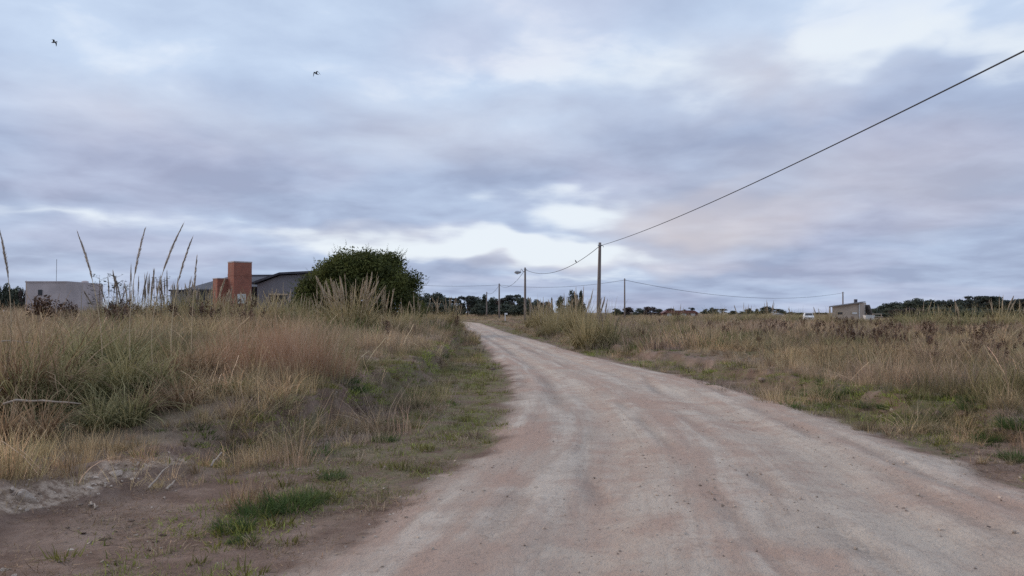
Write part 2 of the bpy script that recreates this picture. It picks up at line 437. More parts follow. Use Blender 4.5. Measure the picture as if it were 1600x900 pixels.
def land_mat():
    n = NT('bare_land'); o = n.obj()
    road, soil, pale, green = (n.attr(k).outputs['Fac'] for k in ('road', 'soil', 'pale', 'green'))
    trk = n.attr('track').outputs['Fac']
    uv = n.attr('along').outputs['Vector']
    big = n.noise(o, 0.55, 5, 0.6, 0.6)
    mid = n.noise(o, 2.2, 6, 0.6, 0.4)
    fine = n.noise(o, 14, 6, 0.65)
    grit = n.noise(o, 70, 3, 0.6)
    m = n.node('ShaderNodeMapping'); n.L.new(uv, m.inputs[0]); m.inputs['Scale'].default_value = (2.6, 0.22, 1)
    streak = n.noise(m.outputs[0], 1.0, 5, 0.6, 0.5)
    m2 = n.node('ShaderNodeMapping'); n.L.new(uv, m2.inputs[0]); m2.inputs['Scale'].default_value = (16, 0.5, 1)
    streak2 = n.noise(m2.outputs[0], 1.0, 4, 0.6, 0.3)
    # field soil under the dry growth
    col = n.mix(n.rng(mid, 0.3, 0.7), (0.20, 0.145, 0.105, 1), (0.31, 0.235, 0.165, 1))
    col = n.mix(n.math('MULTIPLY', green, n.rng(fine, 0.3, 0.6)), col, (0.12, 0.135, 0.055, 1))
    # bare reddish-brown soil of the verges
    so = n.mix(n.rng(mid, 0.35, 0.7), (0.18, 0.118, 0.088, 1), (0.30, 0.212, 0.165, 1))
    so = n.mix(n.math('MULTIPLY', n.rng(fine, 0.5, 0.72), 0.6), so, (0.15, 0.095, 0.068, 1))
    so = n.mix(n.math('MULTIPLY', n.rng(big, 0.5, 0.7), 0.4), so, (0.36, 0.28, 0.225, 1))
    col = n.mix(soil, col, so)
    gm = n.math('MULTIPLY', green, n.rng(n.math('ADD', n.math('MULTIPLY', mid, 0.5), n.math('MULTIPLY', fine, 0.5)), 0.40, 0.58))
    col = n.mix(n.math('MULTIPLY', gm, 0.75), col, (0.15, 0.15, 0.065, 1))
    # road
    pinkish, grey, light = (0.46, 0.325, 0.255, 1), (0.475, 0.395, 0.325, 1), (0.66, 0.575, 0.48, 1)
    rc = n.mix(n.rng(n.math('ADD', n.math('MULTIPLY', big, 0.6), n.math('MULTIPLY', streak, 0.4)), 0.40, 0.60), pinkish, grey)
    rc = n.mix(n.math('MULTIPLY', n.rng(n.math('ADD', n.math('MULTIPLY', streak, 0.65), n.math('MULTIPLY', mid, 0.35)), 0.48, 0.64), n.math('MULTIPLY', 0.7, n.rng(road, 0.75, 1.0))), rc, light)
    rc = n.mix(n.math('MULTIPLY', n.math('MULTIPLY', trk, 0.8), n.rng(mid, 0.3, 0.65)), rc, (0.56, 0.475, 0.385, 1))
    rc = n.mix(n.math('MULTIPLY', n.rng(streak2, 0.54, 0.70), 0.28), rc, (0.30, 0.225, 0.175, 1))
    rc = n.mix(n.math('MULTIPLY', n.rng(fine, 0.52, 0.72), 0.55), rc, (0.31, 0.23, 0.18, 1))
    rc = n.mix(n.math('MULTIPLY', n.rng(grit, 0.60, 0.78), 0.5), rc, (0.58, 0.51, 0.44, 1))
    tread = n.noise(o, 26, 2, 0.5)
    rc = n.mix(n.math('MULTIPLY', n.attr('rut').outputs['Fac'], n.rng(tread, 0.3, 0.62, 0.12, 0.55)), rc, (0.285, 0.225, 0.185, 1))
    rc = n.mix(n.math('MULTIPLY', n.attr('lip').outputs['Fac'], n.rng(mid, 0.35, 0.7, 0.0, 0.4)), rc, (0.66, 0.58, 0.49, 1))
    edge = n.math('ADD', road, n.math('MULTIPLY', n.math('SUBTRACT', n.math('ADD', n.math('MULTIPLY', mid, 0.5), n.math('MULTIPLY', fine, 0.5)), 0.5), 1.2))
    col = n.mix(n.rng(edge, 0.20, 0.85), col, rc)
    # chalky rubble
    pa = n.mix(n.rng(fine, 0.35, 0.65), (0.26, 0.18, 0.13, 1), (0.56, 0.44, 0.34, 1))
    col = n.mix(n.rng(n.math('ADD', pale, n.math('MULTIPLY', n.math('SUBTRACT', mid, 0.5), 0.8)), 0.35, 0.6), col, pa)
    n.set(Base_Color=col, Roughness=0.95, Specular_IOR_Level=0.15)
    b1 = n.bump(fine, 0.8, 0.045)
    b2 = n.bump(grit, 0.8, 0.012, b1)
    n.L.new(b2, n.b.inputs['Normal'])
    return n.m

M = {}
M['land'] = land_mat()
M['grass'] = grass_mat()
M['pampas_leaf'] = veg('pampas_leaf', (0.17, 0.145, 0.065), (0.55, 0.445, 0.245))
M['olive_leaf'] = veg('olive_leaf', (0.10, 0.105, 0.042), (0.44, 0.385, 0.20))
M['dead_leaf'] = veg('dead_leaf', (0.17, 0.105, 0.062), (0.54, 0.385, 0.24))
M['rust_grass'] = veg('rust_grass', (0.38, 0.215, 0.12), (0.64, 0.46, 0.33))
M['lush_leaf'] = veg('lush_leaf', (0.045, 0.085, 0.025), (0.14, 0.19, 0.06))
M['plume_pale'] = veg('plume_pale', (0.50, 0.40, 0.29), (0.80, 0.67, 0.50), 0.35)
M['plume_grey'] = veg('plume_grey', (0.40, 0.34, 0.29), (0.70, 0.61, 0.52), 0.5)
M['stem_straw'] = veg('stem_straw', (0.44, 0.34, 0.21), (0.58, 0.46, 0.30), 0.0)
M['weed_stem'] = veg('weed_stem', (0.13, 0.085, 0.06), (0.22, 0.15, 0.10), 0.0)
M['seed_head'] = veg('seed_head', (0.075, 0.046, 0.032), (0.20, 0.115, 0.075), 0.0)
M['bush_leaf'] = veg('bush_leaf', (0.024, 0.036, 0.012), (0.17, 0.18, 0.05), 0.3, 0.0)
M['far_leaf'] = veg('far_leaf', (0.040, 0.050, 0.042), (0.11, 0.125, 0.085), 0.1, 0.4)
M['pine_leaf'] = veg('pine_leaf', (0.034, 0.042, 0.040), (0.09, 0.10, 0.08), 0.1, 0.35)
M['bare_twig'] = veg('bare_twig', (0.06, 0.045, 0.042), (0.13, 0.095, 0.085), 0.0, 0.3)
M['sapling_leaf'] = veg('sapling_leaf', (0.05, 0.055, 0.05), (0.11, 0.12, 0.09), 0.2)
M['bark'] = plain('bark', (0.10, 0.075, 0.06), 0.95, 0.3, 4, 0.03)
M['pole_wood'] = wood_mat('pole_wood', (0.27, 0.22, 0.195))
M['old_timber'] = wood_mat('old_timber', (0.46, 0.37, 0.29))
M['dead_wood'] = wood_mat('dead_wood', (0.52, 0.42, 0.33))
M['cable'] = plain('cable_sheath', (0.035, 0.035, 0.04), 0.6, 0.1)
M['lamp_metal'] = plain('lamp_metal', (0.34, 0.35, 0.37), 0.45, 0.15, metal=0.3)
M['lamp_glass'] = plain('lamp_glass', (0.60, 0.62, 0.64), 0.25, 0.05)
M['brick'] = brick_mat()
M['concrete'] = plain('bare_render', (0.49, 0.425, 0.42), 0.95, 0.16, 0.5, 0.01)
M['grey_render'] = plain('grey_render', (0.23, 0.215, 0.23), 0.9, 0.10, 0.7, 0.01)
M['beige_render'] = plain('beige_render', (0.52, 0.41, 0.325), 0.95, 0.12, 0.6, 0.01)
M['white_render'] = plain('white_render', (0.72, 0.69, 0.66), 0.8, 0.08, 0.8)
M['dark_sheet'] = sheet_mat('dark_sheet', (0.085, 0.08, 0.095))
M['pale_sheet'] = sheet_mat('pale_sheet', (0.42, 0.40, 0.40))
M['red_sheet'] = sheet_mat('red_sheet', (0.22, 0.085, 0.07))
M['opening'] = plain('dark_glass', (0.025, 0.025, 0.03), 0.2, 0.1)
M['trim_tan'] = plain('trim_tan', (0.52, 0.40, 0.28), 0.8, 0.1)
M['white_paint'] = plain('white_paint', (0.78, 0.78, 0.77), 0.4, 0.04)
M['meter_box'] = plain('meter_box', (0.62, 0.64, 0.63), 0.6, 0.08)
M['tyre'] = plain('tyre_rubber', (0.02, 0.02, 0.02), 0.9, 0.1)
M['feather'] = plain('feather', (0.035, 0.035, 0.045), 0.8, 0.2)
M['stone_pale'] = stone_mat('stone_pale', (0.46, 0.36, 0.28), (0.70, 0.59, 0.49))
M['stone_brown'] = stone_mat('stone_brown', (0.27, 0.20, 0.16), (0.42, 0.34, 0.28))
M['clod'] = stone_mat('clod', (0.09, 0.06, 0.045), (0.17, 0.11, 0.08))

# ------------------------------------------------------------------ land and road
RUTS = [([(960, 600), (930, 660), (905, 715), (925, 770), (985, 850), (1040, 898)], 0.085), ([(1000, 580), (1060, 640), (1150, 720), (1290, 820), (1420, 898)], 0.10),
        ([(1080, 592), (1250, 670), (1420, 760), (1600, 850)], 0.10), ([(812, 580), (840, 650), (832, 740), (780, 830), (720, 898)], 0.10),
        ([(860, 560), (935, 600), (1030, 680), (1130, 780), (1220, 898)], 0.07), ([(1210, 640), (1400, 720), (1600, 800)], 0.09), ([(745, 520), (790, 545), (850, 585), (880, 640)], 0.16), ([(770, 520), (830, 548), (900, 575)], 0.16)]
def build_land():
    def grow(a, step, g, end):
        o = [a]
        while o[-1] < end: step *= g; o.append(o[-1] + step)
        return o
    ys = list(np.arange(-6, 16, 0.07)); ys += grow(ys[-1], 0.07, 1.022, 4000)[1:]
    ys = grow(6, 0.3, 1.3, 3000)[:0:-1] and [-v for v in grow(6, 0.3, 1.3, 3000)[:0:-1]] + ys
    xs = list(np.arange(-7.5, 8.5, 0.075))
    right = grow(xs[-1], 0.075, 1.05, 4000)[1:]; left = [-v for v in grow(-xs[0], 0.075, 1.05, 4000)[1:]][::-1]
    xs = np.array(left + xs + right); ys = np.array(ys)
    Xg, Yg = np.meshgrid(xs, ys)
    # follow the road: bend the columns with it so that its edges stay finely cut
    bend = np.interp(ys, _YS, (_XL + _XR) / 2) - 2.2
    bend = np.where(ys < 900, bend, bend[np.argmin(np.abs(ys - 900))])
    Xg = Xg + bend[:, None] * np.exp(-(Xg / 60.0) ** 2) * (np.abs(Yg) < 300)
    x, y = Xg.ravel(), Yg.ravel()
    z = H(x, y)
    v = np.stack([x, y, z], 1)
    ny, nx = Xg.shape
    i = np.arange(ny - 1)[:, None] * nx + np.arange(nx - 1)[None]
    f = np.stack([i, i + 1, i + nx + 1, i + nx], -1).reshape(-1, 4)
    # masks
    wob = (fbm(x * 1.3, y * 1.3, 3) - 0.5) * 0.7
    dl, dr = x - xl(y), xr(y) - x
    soft = np.clip(y * 0.012, 0.42, 0.7)
    road = smooth(-soft, soft, np.minimum(dl, dr) + wob)
    tl, tr = bl(y) - x, x - br(y)
    soil = (1 - smooth(0.1, 0.55, tl + wob * 0.6)) * (1 - smooth(0.2, 0.9, tr + wob))
    soil = soil * (np.abs(y) < 200)
    lump = smooth(0.52, 0.66, fbm(x * 0.7 + 31, y * 0.7, 4))
    pale = 0.70 * np.exp(-((tl - 0.06) / 0.20) ** 2) * smooth(4.2, 5.3, y) * (1 - smooth(7.9, 8.8, y)) * (x < 0)
    gl = smooth(7.2, 9.2, y) * (dl < 0) * (tl < 0.1) + (dr < 0) * (tr < 0.5)
    green = np.clip(gl * smooth(0.28, 0.50, fbm(x * 0.9 + 3, y * 0.6 + 8, 4)), 0, 1)
    fieldg = smooth(0.8, 2.0, np.maximum(tl, tr)) * smooth(0.5, 0.7, fbm(x * 0.2 + 3, y * 0.2, 3)) * 0.6
    green = np.maximum(green, fieldg)
    green = np.maximum(green, 0.85 * (dl < 0) * (1 - smooth(0.9, 1.7, -dl)) * smooth(0.05, 0.4, -dl) * smooth(5.8, 7.4, y) * (y < 90))
    w = np.clip((x - xl(y)) / np.maximum(xr(y) - xl(y), 0.5), -1, 2)
    track = 0.8 * np.exp(-((w - 0.30 - 0.03 * np.sin(y * 0.21)) / 0.10) ** 2) + np.exp(-((w - 0.68 - 0.03 * np.sin(y * 0.17 + 1)) / 0.13) ** 2)
    rut = np.zeros_like(x); lip = np.zeros_like(x)
    for (poly, wd) in RUTS:
        g = sorted([ground(*p) for p in poly], key=lambda q: q.y)
        gy, gx = [q.y for q in g], [q.x for q in g]
        fine_y = np.linspace(gy[0], gy[-1], 300); fx = np.interp(fine_y, gy, gx)
        k = 25; fx = np.convolve(np.pad(fx, k, mode='edge'), np.ones(2 * k + 1) / (2 * k + 1), 'valid')
        dx = x - np.interp(y, fine_y, fx) + 0.06 * (fbm(x * 2, y * 2, 2) - 0.5)
        live = smooth(gy[0] - 0.3, gy[0] + 0.3, y) * (1 - smooth(gy[-1] - 3, gy[-1] + 1, y)) * smooth(0.28, 0.5, fbm(y * 0.45 + wd * 90, x * 0.3, 2))
        rut = np.maximum(rut, np.exp(-(dx / wd) ** 2) * live)
        lip = np.maximum(lip, (np.exp(-((dx - 2 * wd) / (wd * .8)) ** 2) + np.exp(-((dx + 2 * wd) / (wd * .8)) ** 2)) * live)
    z = z - 0.022 * rut + 0.012 * lip
    v[:, 2] = z
    s = np.concatenate([[0], np.cumsum(np.hypot(np.diff(ys), np.diff(np.interp(ys, _YS, _XL))))])
    along = np.stack([w * 4.6, np.repeat(s, nx), 0 * w], 1)
    attrs = dict(road=road, soil=soil, pale=pale, green=green, track=np.clip(track, 0, 1), rut=rut, lip=lip)
    fr = road[f].mean(1) > 0.5
    fr &= np.abs(y[f[:, 0]]) < 260
    for name, sel in (('dirt_road', fr), ('ground', ~fr)):
        fs = f[sel]
        used = np.unique(fs); remap = np.full(len(v), -1); remap[used] = np.arange(len(used))
        me = np_mesh(name, v[used], remap[fs], M['land'], None, True)
        for k, a in attrs.items():
            at_ = me.attributes.new(k, 'FLOAT', 'POINT'); at_.data.foreach_set('value', a[used].astype(np.float32))
        at_ = me.attributes.new('along', 'FLOAT_VECTOR', 'POINT'); at_.data.foreach_set('vector', along[used].astype(np.float32).ravel())
        o = link(name, me); o['kind'] = 'structure'
build_land()

# ------------------------------------------------------------------ plant builders
def blades(rg, n, hmin, hmax, spread, lean, curl, width, seg=3, bias=0.0, sharp=True, shade=(0, 1), curlvar=0.6):
    """n tapering, arching strips rising from a disc; returns verts, quads, shade"""
    a = rg.random(n) * 2 * np.pi
    r = spread * np.sqrt(rg.random(n))
    bx, by = r * np.cos(a), r * np.sin(a)
    h = hmin + (hmax - hmin) * rg.random(n) ** 1.2
    ao = a + rg.normal(0, 0.7, n)
    le = np.abs(rg.normal(lean, lean * 0.5, n)) * (0.5 + 0.5 * r / max(spread, 1e-4))
    cu = curl * (1 + rg.normal(0, curlvar, n))
    t = np.linspace(0, 1, seg + 1)[None]
    th = le[:, None] + cu[:, None] * t                         # angle from the vertical along the blade
    ds = h[:, None] / seg
    hx = np.cumsum(np.concatenate([np.zeros((n, 1)), np.sin(th[:, :-1]) * ds], 1), 1)
    hz = np.cumsum(np.concatenate([np.zeros((n, 1)), np.cos(th[:, :-1]) * ds], 1), 1)
    px = bx[:, None] + hx * np.cos(ao)[:, None]; py = by[:, None] + hx * np.sin(ao)[:, None]
    wob = rg.normal(0, 0.012, (n, seg + 1)) * h[:, None] * t
    px = px + wob; py = py + rg.normal(0, 0.012, (n, seg + 1)) * h[:, None] * t
    tw = rg.random(n) * np.pi
    wd = width * (0.6 + 0.8 * rg.random(n))[:, None] * (1 - 0.85 * t if sharp else np.ones_like(t))
    ox, oy = np.cos(tw)[:, None] * wd / 2, np.sin(tw)[:, None] * wd / 2
    A = np.stack([px - ox, py - oy, hz - 0.02], -1); B = np.stack([px + ox, py + oy, hz - 0.02], -1)
    v = np.stack([A, B], 2).reshape(n, -1, 3)
    k = 2 * (seg + 1)
    base = (np.arange(n) * k)[:, None]
    q = np.concatenate([np.stack([base + 2 * i, base + 2 * i + 1, base + 2 * i + 3, base + 2 * i + 2], -1).reshape(n, 1, 4) for i in range(seg)], 1).reshape(-1, 4)
    sh = shade[0] + (shade[1] - shade[0]) * rg.random(n)
    sh = np.repeat(sh[:, None], k, 1)
    return v.reshape(-1, 3), q, sh.ravel()
def join(parts):
    v, q, s, b = [], [], [], 0
    for (a, f, h) in parts:
        v.append(a); q.append(f + b); s.append(h); b += len(a)
    return np.concatenate(v), np.concatenate(q), np.concatenate(s)

# ------------------------------------------------------------------ scattered growth (instanced on points)
PROTO = bpy.data.collections.new('growth_kinds')
def proto(name, arr, mat):
    o = bpy.data.objects.new(name, np_mesh(name, arr[0], arr[1], mat, arr[2])); PROTO.objects.link(o)
def protos():
    i = 0
    for k in range(6):       # 0-5 fine wispy dry grass
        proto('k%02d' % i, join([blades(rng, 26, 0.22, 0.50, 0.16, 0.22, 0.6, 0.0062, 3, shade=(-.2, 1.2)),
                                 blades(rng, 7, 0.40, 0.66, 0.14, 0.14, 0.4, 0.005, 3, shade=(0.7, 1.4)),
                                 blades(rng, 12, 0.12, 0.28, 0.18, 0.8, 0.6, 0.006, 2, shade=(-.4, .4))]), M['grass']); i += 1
    for k in range(4):       # 6-9 straw tussock, arching
        proto('k%02d' % i, join([blades(rng, 42, 0.25, 0.58, 0.10, 0.40, 1.2, 0.0075, 5, shade=(-.2, 1.2)),
                                 blades(rng, 20, 0.15, 0.34, 0.14, 0.8, 1.0, 0.008, 3, shade=(-0.5, 0.4))]), M['grass']); i += 1
    for k in range(4):       # 10-13 low tangled stems
        proto('k%02d' % i, join([blades(rng, 34, 0.10, 0.28, 0.22, 0.9, 0.5, 0.007, 3, shade=(-.3, 1.2)),
                                 blades(rng, 12, 0.18, 0.40, 0.18, 0.5, 0.3, 0.006, 3, shade=(.3, 1.6))]), M['grass']); i += 1
    for k in range(4):       # 14-17 short turf
        proto('k%02d' % i, blades(rng, 52, 0.03, 0.085, 0.17, 0.95, 0.7, 0.009, 2, shade=(-.1, 1.1)), M['grass']); i += 1
    for k in range(4):       # 18-21 broad soft clumps for the distance
        proto('k%02d' % i, blades(rng, 44, 0.22, 0.60, 0.30, 0.25, 0.6, 0.016, 3, shade=(-.3, 1.3)), M['grass']); i += 1
    for k in range(4):       # 22-25 leafy forbs
        proto('k%02d' % i, blades(rng, 46, 0.06, 0.20, 0.18, 0.7, 0.8, 0.020, 3, shade=(-.2, 1.1)), M['grass']); i += 1
    for k in range(3):       # 26-28 flat litter of broken straw and stalks
        v, q, sh = blades(rng, 16, 0.04, 0.16, 0.22, 1.5, 0.12, 0.007, 2, shade=(-.4, 1.3))
        v[:, 2] = np.abs(v[:, 2]) * 0.5 + 0.004
        proto('k%02d' % i, (v, q, sh), M['grass']); i += 1
    for k in range(3):       # 29-31 tall stalks ending in loose seed heads
        parts = []
        for j in range(6):
            v, q, sh = blades(rng, 1, 0.55, 0.85, 0.16, 0.18, 0.35, 0.006, 5, sharp=False, shade=(.5, 1.3))
            tip = v[-2:].mean(0)
            w, q2, sh2 = blades(rng, 12, 0.04, 0.10, 0.012, 0.22, 0.4, 0.004, 2, shade=(.0, 1.2))
            parts += [(v, q, sh), (w + tip - np.array([0, 0, .10]), q2, sh2)]
        proto('k%02d' % i, join(parts), M['grass']); i += 1
    for k in range(3):       # 32-34 bent and broken pale stems
        proto('k%02d' % i, join([blades(rng, 4, 0.35, 0.75, 0.25, 0.9, 0.5, 0.009, 4, sharp=False, shade=(.7, 1.5)),
                                 blades(rng, 2, 0.3, 0.5, 0.25, 0.4, 2.2, 0.009, 5, sharp=False, shade=(.6, 1.3))]), M['grass']); i += 1
protos()
STONES = bpy.data.collections.new('pebble_kinds')
def rock(rg, sub=1, flat=0.65):
    """broken stone: hull of a few random points, so that it has facets and edges"""
    import bmesh
    bm = bmesh.new()
    for i in range(9 if sub == 1 else 15):
        p = rg.normal(size=3); p /= np.linalg.norm(p); k = 0.38 + 0.16 * rg.random()
        bm.verts.new((p[0] * k, p[1] * k * 0.78, p[2] * k * flat))
    r_ = bmesh.ops.convex_hull(bm, input=bm.verts[:])
    loose = [g for g in r_['geom_interior'] if isinstance(g, bmesh.types.BMVert)]
    if loose: bmesh.ops.delete(bm, geom=loose, context='VERTS')
    if sub > 1: bmesh.ops.bevel(bm, geom=bm.edges[:], offset=0.03, segments=1, affect='EDGES')
    me = bpy.data.meshes.new('stone'); bm.to_mesh(me); bm.free(); return me
for k in range(5):
    me = rock(rng, 1); me.materials.append(M['stone_pale'] if k < 3 else M['stone_brown'])
    STONES.objects.link(bpy.data.objects.new('p%d' % k, me))

def gn_group(coll):
    g = bpy.data.node_groups.new('scatter_' + coll.name, 'GeometryNodeTree')
    g.interface.new_socket('Geometry', in_out='INPUT', socket_type='NodeSocketGeometry')
    g.interface.new_socket('Geometry', in_out='OUTPUT', socket_type='NodeSocketGeometry')
    N, L = g.nodes, g.links
    a, b = N.new('NodeGroupInput'), N.new('NodeGroupOutput')
    ci = N.new('GeometryNodeCollectionInfo'); ci.inputs['Collection'].default_value = coll
    ci.inputs['Separate Children'].default_value = True; ci.inputs['Reset Children'].default_value = True
    ip = N.new('GeometryNodeInstanceOnPoints')
    ip.inputs['Pick Instance'].default_value = True
    def na(n, t):
        k = N.new('GeometryNodeInputNamedAttribute'); k.data_type = t; k.inputs['Name'].default_value = n; return k.outputs['Attribute']
    L.new(a.outputs[0], ip.inputs['Points']); L.new(ci.outputs[0], ip.inputs['Instance'])
    L.new(na('kind_index', 'INT'), ip.inputs['Instance Index'])
    e2r = N.new('FunctionNodeEulerToRotation'); L.new(na('turn', 'FLOAT_VECTOR'), e2r.inputs[0]); L.new(e2r.outputs[0], ip.inputs['Rotation'])
    L.new(na('size', 'FLOAT_VECTOR'), ip.inputs['Scale'])
    L.new(ip.outputs[0], b.inputs[0])
    return g
GN_G, GN_S = gn_group(PROTO), gn_group(STONES)
def scatter(name, group, pts, idx, turn, size, tint, mat):
    me = bpy.data.meshes.new(name)
    me.vertices.add(len(pts)); me.vertices.foreach_set('co', pts.astype(np.float32).ravel())
    def A(n, t, k, d): x = me.attributes.new(n, t, 'POINT'); x.data.foreach_set(k, d)
    A('kind_index', 'INT', 'value', idx.astype(np.int32))
    A('turn', 'FLOAT_VECTOR', 'vector', turn.astype(np.float32).ravel())
    A('size', 'FLOAT_VECTOR', 'vector', size.astype(np.float32).ravel())
    A('tint', 'FLOAT_COLOR', 'color', np.concatenate([tint, np.ones((len(tint), 1))], 1).astype(np.float32).ravel())
    me.materials.append(mat)
    o = link(name, me); m = o.modifiers.new('scatter', 'NODES'); m.node_group = group
    o['kind'] = 'stuff'; return o

def wedge(d0, d1, dens, side=0.74, pad=5.0):
    area = (side * (d0 + d1) + 2 * pad) * (d1 - d0)
    n = int(area * dens)
    d = d0 + (d1 - d0) * rng.random(n * 2)
    w = side * d + pad
    keep = rng.random(n * 2) < w / (side * d1 + pad)
    d, w = d[keep][:n], w[keep][:n]
    return (rng.random(len(d)) * 2 - 1) * w, d

C = dict(tan=(0.44, 0.345, 0.245), straw=(0.51, 0.39, 0.24), pink=(0.45, 0.335, 0.27), grey=(0.34, 0.28, 0.24), purple=(0.28, 0.215, 0.20),
         olive=(0.21, 0.205, 0.10), rust=(0.42, 0.25, 0.15), green=(0.115, 0.155, 0.055), lime=(0.25, 0.27, 0.09), sage=(0.24, 0.245, 0.17))
C = {k: np.array(v) for k, v in C.items()}
# the bigger plants stand clear of the ordinary grass
CLEAR = [(22, 9.6, .75), (62, 9.3, .5), (128, 10.0, .65), (215, 10.6, .65), (258, 9.8, .5), (150, 12.6, .7), (300, 11.8, .5), (172, 9.0, .5), (40, 8.3, .4),
         (392, 13.2, .5), (436, 13.8, .4), (490, 12.9, .5), (924, 34, 1.15), (948, 35, 0.9), (548, 34, 1.2), (598, 36, .8), (510, 35, .8)]
def field_growth():
    out = {'left': [], 'right': []}
    for d0, d1, dens, sz in ((2.5, 9, 44, 0.80), (9, 16, 34, 0.80), (16, 28, 18, 0.85), (28, 50, 8.0, 0.95), (50, 95, 2.8, 0.90), (95, 200, 0.8, 0.95), (200, 420, 0.14, 2.0)):
        x, y = wedge(d0, d1, dens)
        wob = (fbm(x * 1.3, y * 1.3, 3) - 0.5) * 0.7
        tl, tr = bl(y) - x, x - br(y)
        t = np.maximum(tl, tr) + wob
        left = tl > tr
        slip = np.where(left, 0.30 + 1.15 * smooth(6.6, 8.4, y), 1.7)          # past the rubble the growth comes down over the bank
        keep = rng.random(len(x)) < smooth(0.0, 0.6, t + slip) * (0.80 + 0.20 * smooth(-0.3, 0.5, t))
        # rubble berm stays mostly bare
        keep &= ~((np.abs(tl - 0.02) < 0.18) & (y > 4.3) & (y < 7.2) & (rng.random(len(x)) < 0.85))
        for (cpx, cd, cr) in CLEAR:
            c = foot(cpx, cd)
            keep &= ((x - c.x) ** 2 + ((y - cd + cr * .35) * .8) ** 2 > cr * cr) | (rng.random(len(x)) < 0.12)
        x, y, t, left = x[keep], y[keep], t[keep], left[keep]
        n = len(x)
        n1, n2, n3, n4 = fbm(x * 0.23, y * 0.23, 3), fbm(x * 0.5 + 70, y * 0.5, 3), fbm(x * 0.9 + 20, y * 0.9 + 5, 3), fbm(x * 0.12 + 7, y * 0.12 + 9, 2)
        near = y < 50
        idx = rng.integers(0, 6, n)
        tint = C['tan'][None] * np.ones((n, 1))
        def blend(mask, c, f): 
            m = (mask * f)[:, None]; return tint * (1 - m) + C[c][None] * m
        tint = blend(smooth(0.45, 0.6, n1), 'straw', 0.9)
        tint = blend(smooth(0.45, 0.65, n4) * ~left, 'pink', 0.8)
        # arching straw tussocks
        m = (n2 > 0.50) & (rng.random(n) < 0.75)
        idx = np.where(m, rng.integers(6, 10, n), idx)
        # olive patches
        ol = smooth(0.54, 0.66, fbm(x * 0.33 + 140, y * 0.33 + 9, 3))
        tint = blend(ol, 'olive', 0.75)
        tint = blend(smooth(0.52, 0.62, n3) * smooth(0.5, 0.6, n1), 'sage', 0.6)
        # low grey-purple dead forbs, mostly towards the banks
        g = smooth(0.56, 0.64, n3) * (0.35 + 0.55 * (t < 2.2))
        mg = rng.random(n) < g
        idx = np.where(mg, rng.integers(10, 14, n), idx)
        gp = rng.random(n)[:, None]
        tint = np.where(mg[:, None], C['grey'] * gp + C['purple'] * (1 - gp), tint)
        # fresh green among it, near the banks
        gr = (fbm(x * 1.1 + 300, y * 1.1 + 30, 3) > 0.615) & (rng.random(n) < 0.7) & (t < 7) & (y < 60)
        idx = np.where(gr, rng.integers(22, 26, n), idx)
        tint = np.where(gr[:, None], C['green'] * (0.7 + 0.8 * rng.random((n, 1))), tint)
        low = ((t < 0.0) & (rng.random(n) < 0.38)) | (left & (y < 9.5) & (t < 0.75) & (rng.random(n) < 0.4))
        idx = np.where(low & ~gr, rng.integers(10, 14, n), idx)
        tint = np.where((low & (rng.random(n) < 0.25))[:, None], C['grey'], tint)
        if d0 >= 28:
            idx = np.where(rng.random(n) < (0.55 if d0 < 50 else 0.9), rng.integers(18, 22, n), idx)
        stalk = (y < 60) & (rng.random(n) < 0.05) & (fbm(x * 0.35 + 400, y * 0.35, 3) > 0.42) & (t > 0.3)
        idx = np.where(stalk, rng.integers(29, 32, n), idx)
        tint = np.where(stalk[:, None], C['straw'] * 0.6 + C['tan'] * 0.25, tint)
        bent = (y < 30) & (rng.random(n) < 0.045) & (t > 0.0)
        idx = np.where(bent, rng.integers(32, 35, n), idx)
        tint = np.where(bent[:, None], C['straw'] * np.array([1.0, 1.02, 1.15]), tint)
        tint = tint * (0.50 + 0.78 * rng.random((n, 1))) * (0.62 + 0.72 * fbm(x * 0.55 + 33, y * 0.55 + 12, 3))[:, None] * np.array([1.04, 1.0, 0.92]) * (1 + rng.normal(0, 0.04, (n, 3)))
        hgt = smooth(0.30, 0.72, fbm(x * 0.45 + 9, y * 0.45 + 77, 4))
        s = sz * (0.55 + 0.9 * rng.random(n) ** 1.5) * (0.55 + 0.85 * hgt) * (0.66 + 0.34 * smooth(0.0, 1.4, t)) * np.where(left, 1.08, 1.0) * np.where(left & (y < 9), 0.80, 1.0)
        s = s * np.where((idx >= 6) & (idx < 10) & (rng.random(n) < 0.12), 1.55, 1.0) * np.where(stalk, 0.8, 1.0)
        size = np.stack([s * (1.1 if d0 < 50 else 1.5), s * (1.1 if d0 < 50 else 1.5), s if d0 < 95 else s * 0.62], 1)
        turn = np.stack([rng.normal(0, 0.10, n), rng.normal(0, 0.10, n), rng.random(n) * 6.283], 1)
        pts = np.stack([x, y, H(x, y)], 1)
        for key, msk in (('left', left), ('right', ~left)):
            out[key].append((pts[msk], idx[msk], turn[msk], size[msk], tint[msk]))
    labels = {'left': 'tangled dry tan grass covering the raised field beside the grey and brick buildings',
              'right': 'low dry pinkish tan grass covering the flat field before the beige house'}
    for key, lst in out.items():
        a = [np.concatenate([q[i] for q in lst]) for i in range(5)]
        tag(scatter('dry_grass', GN_G, *a, M['grass']), labels[key], 'grass')
